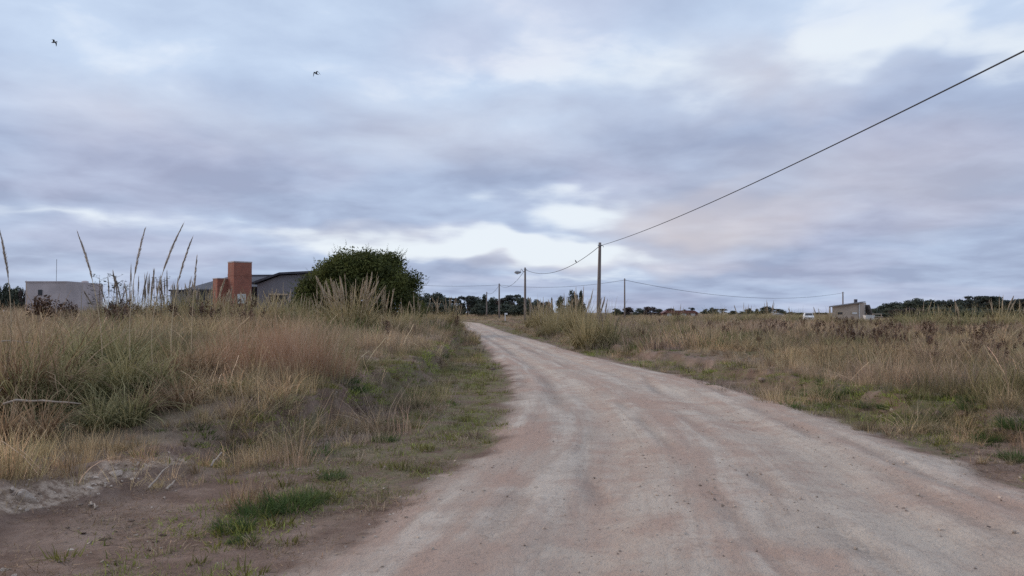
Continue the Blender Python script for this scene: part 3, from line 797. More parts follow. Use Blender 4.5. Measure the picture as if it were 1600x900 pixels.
def verge_growth():
    x, y = [], []
    for d0, d1, dens in ((2.5, 9, 60), (9, 18, 60), (18, 34, 26), (34, 70, 8), (70, 120, 2.5)):
        a, b = wedge(d0, d1, dens, 0.74, 2.0); x.append(a); y.append(b)
    x, y = np.concatenate(x), np.concatenate(y)
    dl, dr, tl, tr = x - xl(y), xr(y) - x, bl(y) - x, x - br(y)
    out = np.maximum(-dl, -dr) + (fbm(x * 1.4, y * 1.4, 3) - 0.5) * 0.9
    near_l = smooth(7.2, 9.2, y + 2.2 * (fbm(x * 0.8 + 60, y * 0.8, 2) - 0.5))
    pat = fbm(x * 0.9 + 3, y * 0.6 + 8, 4)
    p = np.where(dl < 0, np.maximum(near_l, 0.08) * smooth(0.24, 0.42, pat), smooth(0.32, 0.50, pat)) * smooth(0.0, 0.5, out) * (np.maximum(tl, tr) < 0.7)
    belt = (dl < 0) * (1 - smooth(0.9, 1.7, -dl)) * smooth(0.05, 0.35, out) * smooth(5.8, 7.4, y) * (0.35 + 0.65 * smooth(0.36, 0.5, fbm(x * 1.6 + 5, y * 1.1, 3)))
    p = np.maximum(p, 0.9 * belt)
    # bottom verge strip beside the road
    strip = (dl < 0) & (y < 9.5) & (np.abs(dl + 0.95) < 0.75)
    p = np.maximum(p, strip * smooth(0.40, 0.55, fbm(x * 1.3 + 8, y * 1.3, 3)) * 0.9)
    k = rng.random(len(x)) < p
    x, y = x[k], y[k]; n = len(x)
    idx = np.where(rng.random(n) < 0.85, rng.integers(14, 18, n), rng.integers(22, 26, n))
    f = smooth(0.35, 0.65, fbm(x * 0.8 + 90, y * 0.8, 3))[:, None]
    tint = C['lime'] * f + C['olive'] * (1 - f)
    tint = tint * np.array([1.28, 1.34, 0.98])
    tint = np.where((idx >= 22)[:, None], tint * np.array([0.70, 0.62, 0.62]), tint)
    dry = (fbm(x * 1.9 + 190, y * 1.9, 3) > 0.53)[:, None] & (rng.random((n, 1)) < 0.6)
    tint = np.where(dry, C['tan'] * 0.85, tint)
    tint = tint * (0.75 + 0.5 * rng.random((n, 1)))
    s = (0.6 + 0.7 * rng.random(n)) * np.where(y > 18, 1.35, 1.0) * np.where(idx >= 22, 0.55, 1.0)
    size = np.stack([s, s, s * (0.7 + 0.8 * rng.random(n))], 1)
    turn = np.stack([rng.normal(0, 0.06, n), rng.normal(0, 0.06, n), rng.random(n) * 6.283], 1)
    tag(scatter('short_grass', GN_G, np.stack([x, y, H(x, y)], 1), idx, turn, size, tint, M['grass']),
        'short olive green turf patches along both edges of the dirt road', 'grass')
def litter():
    x, y = wedge(3, 9, 60, 0.74, 1.0); x2, y2 = wedge(9, 24, 18, 0.74, 1.0)
    x, y = np.concatenate([x, x2]), np.concatenate([y, y2])
    dl, dr, tl, tr = x - xl(y), xr(y) - x, bl(y) - x, x - br(y)
    p = (np.maximum(-dl, -dr) > -0.1) * (np.maximum(tl, tr) < 0.8) * smooth(0.36, 0.60, fbm(x * 1.2 + 44, y * 1.2, 4))
    k = rng.random(len(x)) < p
    x, y = x[k], y[k]; n = len(x)
    f = rng.random((n, 1)); tint = (C['straw'] * f + C['rust'] * (1 - f)) * (0.35 + 0.6 * rng.random((n, 1)))
    s = 0.5 + 0.7 * rng.random(n)
    tag(scatter('plant_litter', GN_G, np.stack([x, y, H(x, y)], 1), rng.integers(26, 29, n), np.stack([rng.normal(0, .04, n), rng.normal(0, .04, n), rng.random(n) * 6.283], 1), np.stack([s, s, s], 1), tint, M['grass']),
        'broken straw and dead stalks littering the bare soil of the verges', 'litter')
def pebbles():
    x, y = [], []
    for d0, d1, dens in ((2.5, 7, 190), (7, 12, 100), (12, 22, 26), (22, 40, 5)):
        a, b = wedge(d0, d1, dens, 0.74, 1.0); x.append(a); y.append(b)
    x, y = np.concatenate(x), np.concatenate(y)
    dl, dr, tl, tr = x - xl(y), xr(y) - x, bl(y) - x, x - br(y)
    p = np.where((dl > 0) & (dr > 0), 0.10 + 1.0 * smooth(0.48, 0.68, fbm(x * 1.3, y * 0.7, 4)) + 0.10 * np.exp(-np.minimum(dl, dr) / 0.6), 0.30) * (np.maximum(tl, tr) < 0.3)
    berm = np.exp(-((tl - 0.12) / 0.34) ** 2) * (y > 4.4) * (y < 8.4)
    p = np.maximum(p, berm * 1.0)
    k = rng.random(len(x)) < p
    x, y, berm = x[k], y[k], berm[k]; n = len(x)
    s = 0.006 + 0.042 * rng.random(n) ** 5 + berm * 0.03 * rng.random(n) ** 2
    idx = np.where(rng.random(n) < 0.55, rng.integers(0, 3, n), rng.integers(3, 5, n))
    tag(scatter('gravel', GN_S, np.stack([x, y, H(x, y) + s * 0.06], 1), idx, rng.random((n, 3)) * 6.283 * np.array([0.06, 0.06, 1]), np.stack([s, s, s], 1), np.ones((n, 3)), M['stone_pale']),
        'small loose pebbles strewn over the dirt road and its verges', 'gravel')
field_growth(); verge_growth(); litter(); pebbles()

#@@OBJECTS@@
# ------------------------------------------------------------------ buildings
def pt(px, py, d): return at(px, py, d)
def house_grey():
    d = 74.0
    X = lambda px: at(px, 450, d).x
    Zp = lambda py, dd=d: at(800, py, dd).z
    x0 = X(352); base = Vector((x0, d, h1(x0, d)))
    r = empty('grey_house', base)
    tag(r, 'low grey rendered house with dark sheet roofs behind the brick chimney tower', 'house')
    L = lambda p: (p[0] - base.x, p[1] - base.y, p[2] - base.z)
    zb = base.z - 0.4
    # hipped wing
    xa, xb, ya, yb = X(287), X(428), d, d + 9
    ze, zr = Zp(452), Zp(431, d + 4)
    link('wall', MB().box(L(((xa + xb) / 2, (ya + yb) / 2, (zb + ze) / 2)), (xb - xa - 0.8, yb - ya - 0.8, ze - zb)).mesh('wall', M['grey_render']), r)
    v = [(xa, ya, ze), (xb, ya, ze), (xb, yb, ze), (xa, yb, ze), (X(333), d + 4.5, zr), (xb, d + 4.5, zr + 0.05)]
    v = v + [(p[0], p[1], p[2] - 0.12) for p in v[:4]]
    rf = link('roof', MB().add([L(p) for p in v], [(0, 1, 5, 4), (1, 2, 5), (2, 3, 4, 5), (3, 0, 4), (6, 7, 1, 0), (7, 8, 2, 1), (8, 9, 3, 2), (9, 6, 0, 3), (9, 8, 7, 6)]).mesh('roof', M['dark_sheet']), r)
    link('ridge_cap', MB().tube([L((X(333), d + 4.5, zr + 0.03)), L((xb, d + 4.5, zr + 0.08))], 0.10, 6).mesh('ridge_cap', M['dark_sheet']), rf)
    for px in (300, 316):
        w = link('window', MB().box(L((X(px), ya + 0.37, Zp(462))), (0.9, 0.10, 0.9)).mesh('window', M['opening']), r)
        link('frame', MB().box(L((X(px), ya + 0.33, Zp(462) - 0.5)), (1.06, 0.12, 0.08)).mesh('frame', M['trim_tan']), w)
    # low annexe at its far end
    xc, xd = X(258), X(287)
    link('annexe_wall', MB().box(L(((xc + xd) / 2, d + 3.5, (zb + Zp(455)) / 2)), (xd - xc - 0.3, 5, Zp(455) - zb)).mesh('annexe_wall', M['grey_render']), r)
    link('annexe_roof', MB().box(L(((xc + xd) / 2, d + 3.5, Zp(453.5))), (xd - xc, 5.6, 0.16)).mesh('annexe_roof', M['dark_sheet']), r)
    # gabled block
    g0, g1, dg = X(402), X(484), d - 3
    sx = dg / d
    poly = [(g0 * sx, zb), (g1 * sx, zb), (g1 * sx, Zp(428, dg)), (X(438) * sx, Zp(430.5, dg)), (g0 * sx, Zp(444, dg))]
    link('gable_wall', MB().prism([(x - base.x, z - base.z) for x, z in poly], dg - base.y, dg + 8 - base.y).mesh('gable_wall', M['grey_render']), r)
    top = [(g0 * sx - 0.4, Zp(445, dg) + 0.02), (X(438) * sx, Zp(430, dg) + 0.04), (g1 * sx + 0.3, Zp(427.5, dg) + 0.04)]
    poly = [(x, z + 0.02) for x, z in top] + [(x, z + 0.20) for x, z in top[::-1]]
    link('gable_roof', MB().prism([(x - base.x, z - base.z) for x, z in poly], dg - 0.4 - base.y, dg + 8.4 - base.y).mesh('gable_roof', M['dark_sheet']), r)
    w = link('window', MB().box(L((X(435) * sx, dg - 0.01, Zp(465.5, dg))), (1.5, 0.08, 0.7)).mesh('window', M['opening']), r)
    link('lintel', MB().box(L((X(435) * sx, dg - 0.03, Zp(460, dg))), (1.75, 0.16, 0.14)).mesh('lintel', M['trim_tan']), w)
    dr_ = link('door', MB().box(L((X(395) * sx, dg + 0.6, Zp(464, dg))), (0.75, 0.1, 1.9)).mesh('door', M['opening']), r)
    link('flue', MB().tube([L((X(476) * sx, dg + 3, Zp(430, dg))), L((X(476) * sx, dg + 3, Zp(420, dg)))], 0.22, 8).mesh('flue', M['dark_sheet']), r)
def tower():
    d = 66.0
    X = lambda px: at(px, 450, d).x
    Zp = lambda py: at(800, py, d).z
    base = Vector((X(372), d + 1, h1(X(372), d + 1)))
    r = empty('chimney_tower', base)
    tag(r, 'square red brick tower with a lower brick block against it', 'tower')
    zb = -0.4
    rz = R(-40); phi = R(21)
    def block(name, px0, px1, top, dy, depth):
        w = X(px1) - X(px0); zt = Zp(top) - base.z
        cx = (X(px0) + X(px1)) / 2 - base.x
        # seen on its corner: width splits into a narrow and a broad face
        k = w / (math.cos(phi) + depth * math.sin(phi))
        m = MB().box((cx, dy, (zb + zt) / 2), (k, k * depth, zt - zb), -rz)
        return link(name, m.mesh(name, M['brick']), r), cx, zt, k
    o, cx, zt, k = block('shaft', 350, 386, 409.5, 0, 0.9)
    link('cap', MB().box((cx, 0, zt + 0.04), (k * 1.03, k * 0.93, 0.10), -rz).mesh('cap', M['concrete']), o)
    link('band', MB().box((cx, 0, zt - 1.05), (k * 1.02, k * 0.92, 0.16), -rz).mesh('band', M['brick']), o)
    o2, cx2, zt2, k2 = block('side_block', 324, 350, 435, 0.3, 1.0)
    link('cap', MB().box((cx2, 0.3, zt2 + 0.03), (k2 * 1.06, k2 * 1.06, 0.08), -rz).mesh('cap', M['concrete']), o2)
    p = at(377.5, 467, d - 1.4)
    b = link('meter_box', MB().box((p.x - base.x, d - 1.4 - base.y, p.z - base.z), (0.62, 0.22, 0.8), -rz * 0).mesh('meter_box', M['meter_box']), r)
    q = at(361, 450, d - 0.9)
def concrete_building():
    d = 72.0
    X = lambda px, dd=d: at(px, 450, dd).x
    Zp = lambda py, dd=d: at(800, py, dd).z
    base = Vector((X(100), d, h1(X(100), d)))
    r = empty('concrete_building', base)
    tag(r, 'low flat-roofed building of bare grey render beyond the tall grass plumes', 'building')
    a, b, c = X(40), X(104), X(161, d + 7)
    zt = Zp(441.5); zb = base.z - 0.5
    poly = [(a, d), (b, d), (c, d + 7), (c - 7, d + 9), (a - 1, d + 8)]
    n = len(poly)
    v = [(x - base.x, y - base.y, zb - base.z) for x, y in poly] + [(x - base.x, y - base.y, zt - base.z) for x, y in poly]
    link('wall', MB().add(v, [(i, (i + 1) % n, (i + 1) % n + n, i + n) for i in range(n)]).mesh('wall', M['concrete']), r)
    v2 = [(p[0] * 1.01, p[1] - 0.05, zt - base.z + k) for k in (0.004, 0.13) for p in v[:n]]
    link('roof_slab', MB().add(v2, [tuple(range(n))[::-1], tuple(range(n, 2 * n))] + [(i, (i + 1) % n, (i + 1) % n + n, i + n) for i in range(n)]).mesh('roof_slab', M['concrete']), r)
    p = at(63, 457, d - 0.02)
    link('vent_opening', MB().box((p.x - base.x, -0.03, p.z - base.z), (0.35, 0.1, 0.5)).mesh('vent_opening', M['opening']), r)
    p = at(88, 441, d + 4)
    mast = link('antenna_mast', MB().tube([(p.x - base.x, 4, zt - base.z), (p.x - base.x, 4, at(88, 405, d + 4).z - base.z)], 0.025, 6).mesh('antenna_mast', M['lamp_metal']), r)
    p = at(133, 440, d + 5)
    link('water_tank', MB().tube([(p.x - base.x, 5, zt - base.z + 0.1), (p.x - base.x, 5, zt - base.z + 0.30), (p.x - base.x, 5, zt - base.z + 0.36)], [0.32, 0.32, 0.12], 12).mesh('water_tank', M['concrete']), r)
def beige_house():
    d = 108.0
    X = lambda px, dd=d: at(px, 450, dd).x
    Zp = lambda py, dd=d: at(800, py, dd).z
    base = Vector((X(1322), d, h1(X(1322), d)))
    r = empty('beige_house', base)
    tag(r, 'small beige rendered house with sloping roof standing beyond the field', 'house')
    zb = -0.4
    x0, x1 = X(1300) - base.x, X(1342) - base.x
    x2 = X(1353, d + 5) - base.x
    zl, zh = Zp(479.5) - base.z, Zp(473.5) - base.z
    v = []
    for (x, y, zt) in ((x0, 0, zl), (x1, 0, zh), (x2, 5, zh + 0.12), (x2 - (x1 - x0), 5.4, zl)):
        v += [(x, y, zb), (x, y, zt)]
    link('wall', MB().add(v, [(0, 2, 3, 1), (2, 4, 5, 3), (4, 6, 7, 5), (6, 0, 1, 7), (1, 3, 5, 7)]).mesh('wall', M['beige_render']), r)
    rv = []
    for k in (0.03, 0.17):
        for (x, y, zt) in ((x0 - 0.65, -0.5, zl - 0.08), (x1 + 0.1, -0.5, zh + 0.02), (x2 + 0.1, 5.4, zh + 0.14), (x2 - (x1 - x0) - 0.6, 5.8, zl)):
            rv.append((x, y, zt + k))
    rf = link('roof', MB().add(rv, [(3, 2, 1, 0), (4, 5, 6, 7), (0, 1, 5, 4), (1, 2, 6, 5), (2, 3, 7, 6), (3, 0, 4, 7)]).mesh('roof', M['pale_sheet']), r)
    p = at(1337, 472, d + 2)
    link('roof_vent', MB().box((p.x - base.x, 2, zh + 0.3), (0.35, 0.35, 0.5)).mesh('roof_vent', M['dark_sheet']), rf)
    for px, key in ((1312, 'opening'), (1334.5, 'white_render')):
        p = at(px, 489, d)
        w = link('window', MB().box((p.x - base.x, -0.02, p.z - base.z), (0.86, 0.10, 0.40)).mesh('window', M['trim_tan']), r)
        link('pane', MB().box((p.x - base.x + 0.04, -0.06, p.z - base.z - 0.03), (0.66, 0.06, 0.26)).mesh('pane', M[key]), w)
    p = at(1348, 489, d + 2)
    link('side_window', MB().box((p.x - base.x, 2.6, p.z - base.z), (0.3, 0.5, 0.5)).mesh('side_window', M['opening']), r)
    for px in (1342.6, 1351):
        dd = d - 0.1 if px < 1345 else d + 3.9
        p = at(px, 488, dd)
        link('downpipe', MB().tube([(p.x - base.x, dd - d, zb), (p.x - base.x, dd - d, zh)], 0.07, 6).mesh('downpipe', M['white_render']), r)
    link('porch_post', MB().box((x0 - 0.45, -0.3, (zl + zb) / 2), (0.14, 0.14, zl - zb - 0.1)).mesh('porch_post', M['old_timber']), r)
    xe = X(1361, d + 4) - base.x
    link('lean_to_roof', MB().prism([(x2 - 0.3, zh - 0.3), (xe, 0.55), (xe, 0.65), (x2 - 0.3, zh - 0.2)], 3.2, 5.3).mesh('lean_to_roof', M['pale_sheet']), r)
    link('lean_to_post', MB().box((xe - 0.2, 3.4, 0.2), (0.1, 0.1, 0.9)).mesh('lean_to_post', M['old_timber']), r)
    # slatted timber rack beside it
    f = foot(1371, 104)
    t = empty('timber_rack', f, R(6)); tag(t, 'low weathered timber rack with pale rails beside the beige house', 'rack')
    for z in (0.55, 0.86, 1.22):
        link('rail', MB().box((0, 0, z), (1.5 if z < 1 else 1.1, 0.10, 0.13)).mesh('rail', M['old_timber']), t)
    for x in (-0.6, 0.6):
        link('post', MB().box((x, 0.08, 0.6), (0.1, 0.08, 1.3)).mesh('post', M['old_timber']), t)
    link('shelf', MB().box((0, 0.5, 0.62), (1.4, 0.85, 0.06)).mesh('shelf', M['old_timber']), t)
    # boat-like upturned trough on the ground by the wall
    f = foot(1357.5, 103)
    t = empty('water_trough', f, R(10)); tag(t, 'pale low trough lying between the beige house and the timber rack', 'trough')
    link('basin', MB().add([(-.55, -.2, 0), (.55, -.2, 0), (.55, .2, 0), (-.55, .2, 0), (-.65, -.28, 1.0), (.65, -.28, 1.0), (.65, .28, 1.0), (-.65, .28, 1.0)],
         [(3, 2, 1, 0), (0, 1, 5, 4), (1, 2, 6, 5), (2, 3, 7, 6), (3, 0, 4, 7), (4, 5, 6, 7)]).mesh('basin', M['white_render']), t)
    link('rim', MB().tube([(-.66, -.29, 1.0), (.66, -.29, 1.0), (.66, .29, 1.0), (-.66, .29, 1.0), (-.66, -.29, 1.0)], 0.03, 5).mesh('rim', M['white_render']), t)
def far_buildings():
    # long low house with brick-red roof and pale wall panels
    d = 300.0
    p0, p1 = foot(1036, d), foot(1091, d)
    base = (p0 + p1) / 2
    base.z = h1(base.x, d)
    r = empty('red_roofed_house', base); tag(r, 'far long house with dark red roof on the horizon', 'house')
    w = p1.x - p0.x; ze = at(800, 489.5, d).z - base.z; zr = at(800, 485, d).z - base.z
    link('wall', MB().box((0, 3, ze / 2 - 0.5), (w, 5, ze + 1)).mesh('wall', M['red_sheet']), r)
    link('roof', MB().prism([(-w / 2 - .4, ze + .02), (w / 2 + .4, ze + .02), (w / 2 - 1.5, zr), (-w / 2 + 1.5, zr)], -0.2, 6).mesh('roof', M['red_sheet']), r)
    for px in (1046, 1069, 1083):
        x = at(px, 490, d).x - base.x
        link('wall_panel', MB().box((x, 0.44, ze / 2 - 0.3), (1.7, 0.12, ze + 0.5)).mesh('wall_panel', M['white_render']), r)
    d = 330.0
    for (px, wpx, lab) in ((1216, 16, 'tiny white shed on the horizon before the far trees'),):
        b = foot(px, d); w = wpx / F_PX * d
        r = empty('white_shed', b); tag(r, lab, 'shed')
        zt = at(800, 491.5, d).z - b.z
        link('wall', MB().box((0, 0, zt / 2 - 0.5), (w, 3, zt + 1)).mesh('wall', M['white_render']), r)
        link('roof', MB().prism([(-w / 2 - .3, zt + .01), (w / 2 + .3, zt + .01), (0, zt + .7)], -1.8, 1.8).mesh('roof', M['pale_sheet']), r)
def parked_car():
    d = 148.0
    f = foot(1263, d)
    f.z += max(0, at(1263, 488.5, d).z - 1.55 - f.z)
    r = empty('parked_car', (f.x, f.y, h1(f.x, f.y)), R(-15)); tag(r, 'white car facing the camera across the field', 'car')
    zt = at(1263, 488.3, d).z - h1(f.x, f.y); k = zt / 1.55
    r.scale = (1.05, 1.05, max(1.0, k))
    def loft(secs):
        m = MB(); vs = []
        for (y, w0, w1, z0, z1) in secs: vs += [(-w0, y, z0), (w0, y, z0), (w1, y, z1), (-w1, y, z1)]
        n = len(secs)
        fs = [(4 * i + j, 4 * i + (j + 1) % 4, 4 * i + 4 + (j + 1) % 4, 4 * i + 4 + j) for i in range(n - 1) for j in range(4)]
        m.add(vs, fs + [(3, 2, 1, 0), tuple(4 * (n - 1) + j for j in range(4))]); return m
    link('body', loft([(-2.0, .68, .66, .35, .72), (-1.85, .80, .76, .28, .85), (-0.9, .84, .80, .25, .98), (1.2, .84, .80, .25, 1.0), (1.95, .80, .74, .3, .95)]).mesh('body', M['white_paint']), r)
    cab = link('cabin', loft([(-1.0, .78, .76, .96, .99), (-0.35, .76, .60, .97, 1.47), (1.0, .76, .60, .98, 1.50), (1.7, .76, .68, .98, 1.05)]).mesh('cabin', M['white_paint']), r)
    link('windscreen', MB().add([(-.66, -.97, 1.02), (.66, -.97, 1.02), (.54, -.42, 1.43), (-.54, -.42, 1.43)], [(0, 1, 2, 3)]).mesh('windscreen', M['opening']), cab)
    for s in (-1, 1):
        link('headlight', MB().box((s * .55, -1.97, .66), (.28, .08, .14)).mesh('headlight', M['lamp_glass']), r)
        for y in (-1.3, 1.3):
            link('wheel', MB().tube([(s * .70, y, .3), (s * .86, y, .3)], .31, 14).mesh('wheel', M['tyre']), r)
    link('grille', MB().box((0, -2.0, .55), (.7, .06, .16)).mesh('grille', M['opening']), r)
    link('bumper', MB().box((0, -2.01, .38), (1.4, .12, .14)).mesh('bumper', M['white_paint']), r)
house_grey(); tower(); concrete_building(); beige_house(); far_buildings(); parked_car()

# ------------------------------------------------------------------ poles, cables, lamp
def pole(px, top_py, d, label, r0=0.15, r1=0.10, lean=(0, 0), group='utility poles', hook=True):
    f = foot(px, d); t = at(px, top_py, d)
    b = empty('utility_pole', f); tag(b, label, 'pole', group)
    tp = Vector((t.x - f.x + lean[0], lean[1], t.z - f.z))
    pts = [(0, 0, -0.3)] + [tuple(tp * k) for k in (0.3, 0.6, 0.9)] + [tuple(tp)]
    link('shaft', MB().tube(pts, [r0, r0 * .9 + r1 * .1, (r0 + r1) / 2, r1, r1 * .9], 10).mesh('shaft', M['pole_wood'], True), b)
    if hook:
        z = tp.z - 0.22
        link('bracket', MB().box((tp.x, tp.y, z), (r1 * 2.6, r1 * 2.6, 0.07)).mesh('bracket', M['lamp_metal']), b)
        link('clamp', MB().tube([(tp.x + r1, tp.y - r1, z), (tp.x + r1 * 2, tp.y - r1 * 2, z - .05), (tp.x + r1 * 2, tp.y - r1 * 2, z - .16)], 0.025, 5).mesh('clamp', M['lamp_metal']), b)
    return b, Vector((f.x + tp.x, d + tp.y, f.z + tp.z - 0.25))
def cable(a, b, sag, r, label, n=28):
    pts = []
    for i in range(n + 1):
        t = i / n; p = a.lerp(b, t); p.z -= sag * 4 * t * (1 - t); pts.append(p - a)
    o = link('overhead_cable', MB().tube(pts, r, 6).mesh('overhead_cable', M['cable'], True), None, a)
    tag(o, label, 'cable', 'overhead cables'); return o
_, k1 = pole(934.5, 379, 60, 'tall wooden pole rising from the big pampas clump', 0.16, 0.115, (0.14, 0))
lamp_pole, k2 = pole(820.5, 418, 93, 'wooden pole carrying the street lamp', 0.15, 0.11, (0, 0))
_, k3 = pole(780, 443, 142, 'wooden pole where two cable lines cross before the dark trees', 0.16, 0.12)
_, k4 = pole(760.5, 456, 195, 'thin pole standing by the road bend, tallest of that receding row', 0.16, 0.12)
_, k5 = pole(747.6, 463, 255, 'thin pole second in the receding row by the road bend', 0.17, 0.13, hook=False)
_, k6 = pole(738.8, 466, 310, 'thin pole third in the receding row by the road bend', 0.18, 0.14, hook=False)
_, k7 = pole(732, 472, 390, 'thin pole farthest along the receding row by the road bend', 0.2, 0.16, hook=False)
_, k8 = pole(828.5, 465, 190, 'short pole standing behind the street lamp pole', 0.18, 0.14, hook=False)
_, k9 = pole(976, 435, 122, 'slim pole standing alone beyond the big pampas clump', 0.13, 0.10)
_, k10 = pole(1317, 456, 190, 'pole rising behind the beige house', 0.16, 0.14)
_, k11 = pole(585, 437, 150, 'pole standing behind the big dark bush', 0.15, 0.11)
# near end of the roadside line is a pole out of the picture beside the camera
near = at(1600, 66, 14.2)
e0 = k1 + (near - k1) * 1.12
pn = empty('utility_pole', (e0.x, e0.y, h1(e0.x, e0.y))); tag(pn, 'near wooden pole holding the thick cable, outside the picture', 'pole', 'utility poles')
link('shaft', MB().tube([(0, 0, -.3), (0, 0, e0.z - pn.location.z + .3)], [.16, .11], 10).mesh('shaft', M['pole_wood'], True), pn)
cable(k1, e0, 0.42, 0.0165, 'thick dark cable sweeping up across the sky over the road')
cable(k2, k1, 1.15, 0.022, 'sagging cable between the lamp pole and the tall wooden pole')
cable(k3, k2, 1.1, 0.022, 'sagging cable from the crossing pole up to the lamp pole')
cable(k4, k3, 0.8, 0.024, 'short far cable behind the pole where lines cross')
cable(k11, k3, 0.55, 0.024, 'cable running behind the dark bush to the crossing pole')
cable(k3, k9, 0.75, 0.024, 'cable from the crossing pole to the slim lone pole')
cable(k9, k10, 2.0, 0.028, 'long sagging cable from the slim lone pole to the beige house')
def street_lamp():
    o = k2 + Vector((-0.12, -0.1, 0))
    r = empty('street_lamp', o); tag(r, 'grey street lamp on a bent arm near the top of its pole', 'street lamp')
    link('arm', MB().tube([(0.05, 0, -.25), (-.15, 0, -.22), (-.28, 0, .05), (-.38, 0, .06), (-.42, 0, -.30), (-.62, 0, -.36)], 0.035, 6).mesh('arm', M['lamp_metal'], True), r)
    h = link('lamp_head', MB().tube([(-.35, 0, -.33), (-.55, 0, -.33), (-.8, 0, -.32), (-1.02, 0, -.33), (-1.15, 0, -.36)], [.05, .15, .19, .16, .05], 10).mesh('lamp_head', M['lamp_metal'], True), r)
    link('lens', MB().tube([(-.6, 0, -.42), (-.8, 0, -.44), (-1.0, 0, -.42)], [.04, .14, .04], 8).mesh('lens', M['lamp_glass'], True), h)
street_lamp()
def marker():
    f = foot(789.3, 112); t = at(789.3, 490.3, 112)
    hgt = max(0.9, t.z - f.z + 0.1)
    r = empty('marker_post', f); tag(r, 'small white marker post with a board at the roadside', 'sign')
    link('post', MB().box((0, 0, hgt / 2), (.10, .08, hgt)).mesh('post', M['white_paint']), r)
    link('board', MB().box((.12, -.07, hgt - .10), (.42, .03, .24)).mesh('board', M['white_paint']), r)
marker()

# ------------------------------------------------------------------ trees
def crown_mesh(name, rg, lobes, n, leaf, mat, inner=0.35, up=0.0, elong=1.0):
    """leaf-sized faces filling lobes (x, y, z, rx, ry, rz): denser towards each lobe's skin"""
    lob = np.array(lobes, float)
    vol = lob[:, 3] * lob[:, 4] + lob[:, 3] * lob[:, 5]
    li = rg.choice(len(lob), n, p=vol / vol.sum())
    dr_ = rg.normal(size=(n, 3)); dr_ /= np.linalg.norm(dr_, axis=1)[:, None]
    rad = inner + (1 - inner) * rg.random(n) ** 0.55
    rad *= 0.90 + 0.22 * rg.random(n) ** 3
    L_ = lob[li]
    c = L_[:, :3] + dr_ * rad[:, None] * L_[:, 3:6]
    # leaf orientation: loosely outward
    nrm = dr_ + rg.normal(0, 0.7, (n, 3)); nrm /= np.linalg.norm(nrm, axis=1)[:, None]
    t = np.cross(nrm, rg.normal(size=(n, 3))); t[:, 2] += up; t /= np.linalg.norm(t, axis=1)[:, None]
    b = np.cross(nrm, t); b /= np.maximum(np.linalg.norm(b, axis=1)[:, None], 1e-6)
    s = leaf * (0.5 + rg.random(n))[:, None]
    v = np.stack([c - t * s * elong, c + b * s * .5, c + t * s * elong, c - b * s * .5], 1).reshape(-1, 3)
    f = np.arange(4 * n).reshape(n, 4)
    clump = rg.random(len(lob))[li]
    sh = np.clip(0.42 * rg.random(n) + 0.62 * clump - 0.04, 0, 1)
    return np_mesh(name, v, f, mat, np.repeat(sh, 4))
def trunk_mesh(name, rg, h, r, lobes, mat):
    m = MB()
    m.tube([(0, 0, -0.4), (.03 * h * rg.normal(), .03 * h * rg.normal(), h * .4), (0, 0, h)], [r, r * .8, r * .5], 8)
    for l in lobes:
        if rg.random() < 0.75:
            z0 = h * (0.35 + 0.5 * rg.random())
            e = Vector(l[:3]); mid = Vector((e.x * .4, e.y * .4, (z0 + e.z) / 2 - .1))
            m.tube([(0, 0, z0), tuple(mid), tuple(e)], [r * .45, r * .3, r * .1], 5)
    return m.mesh(name, mat, True)
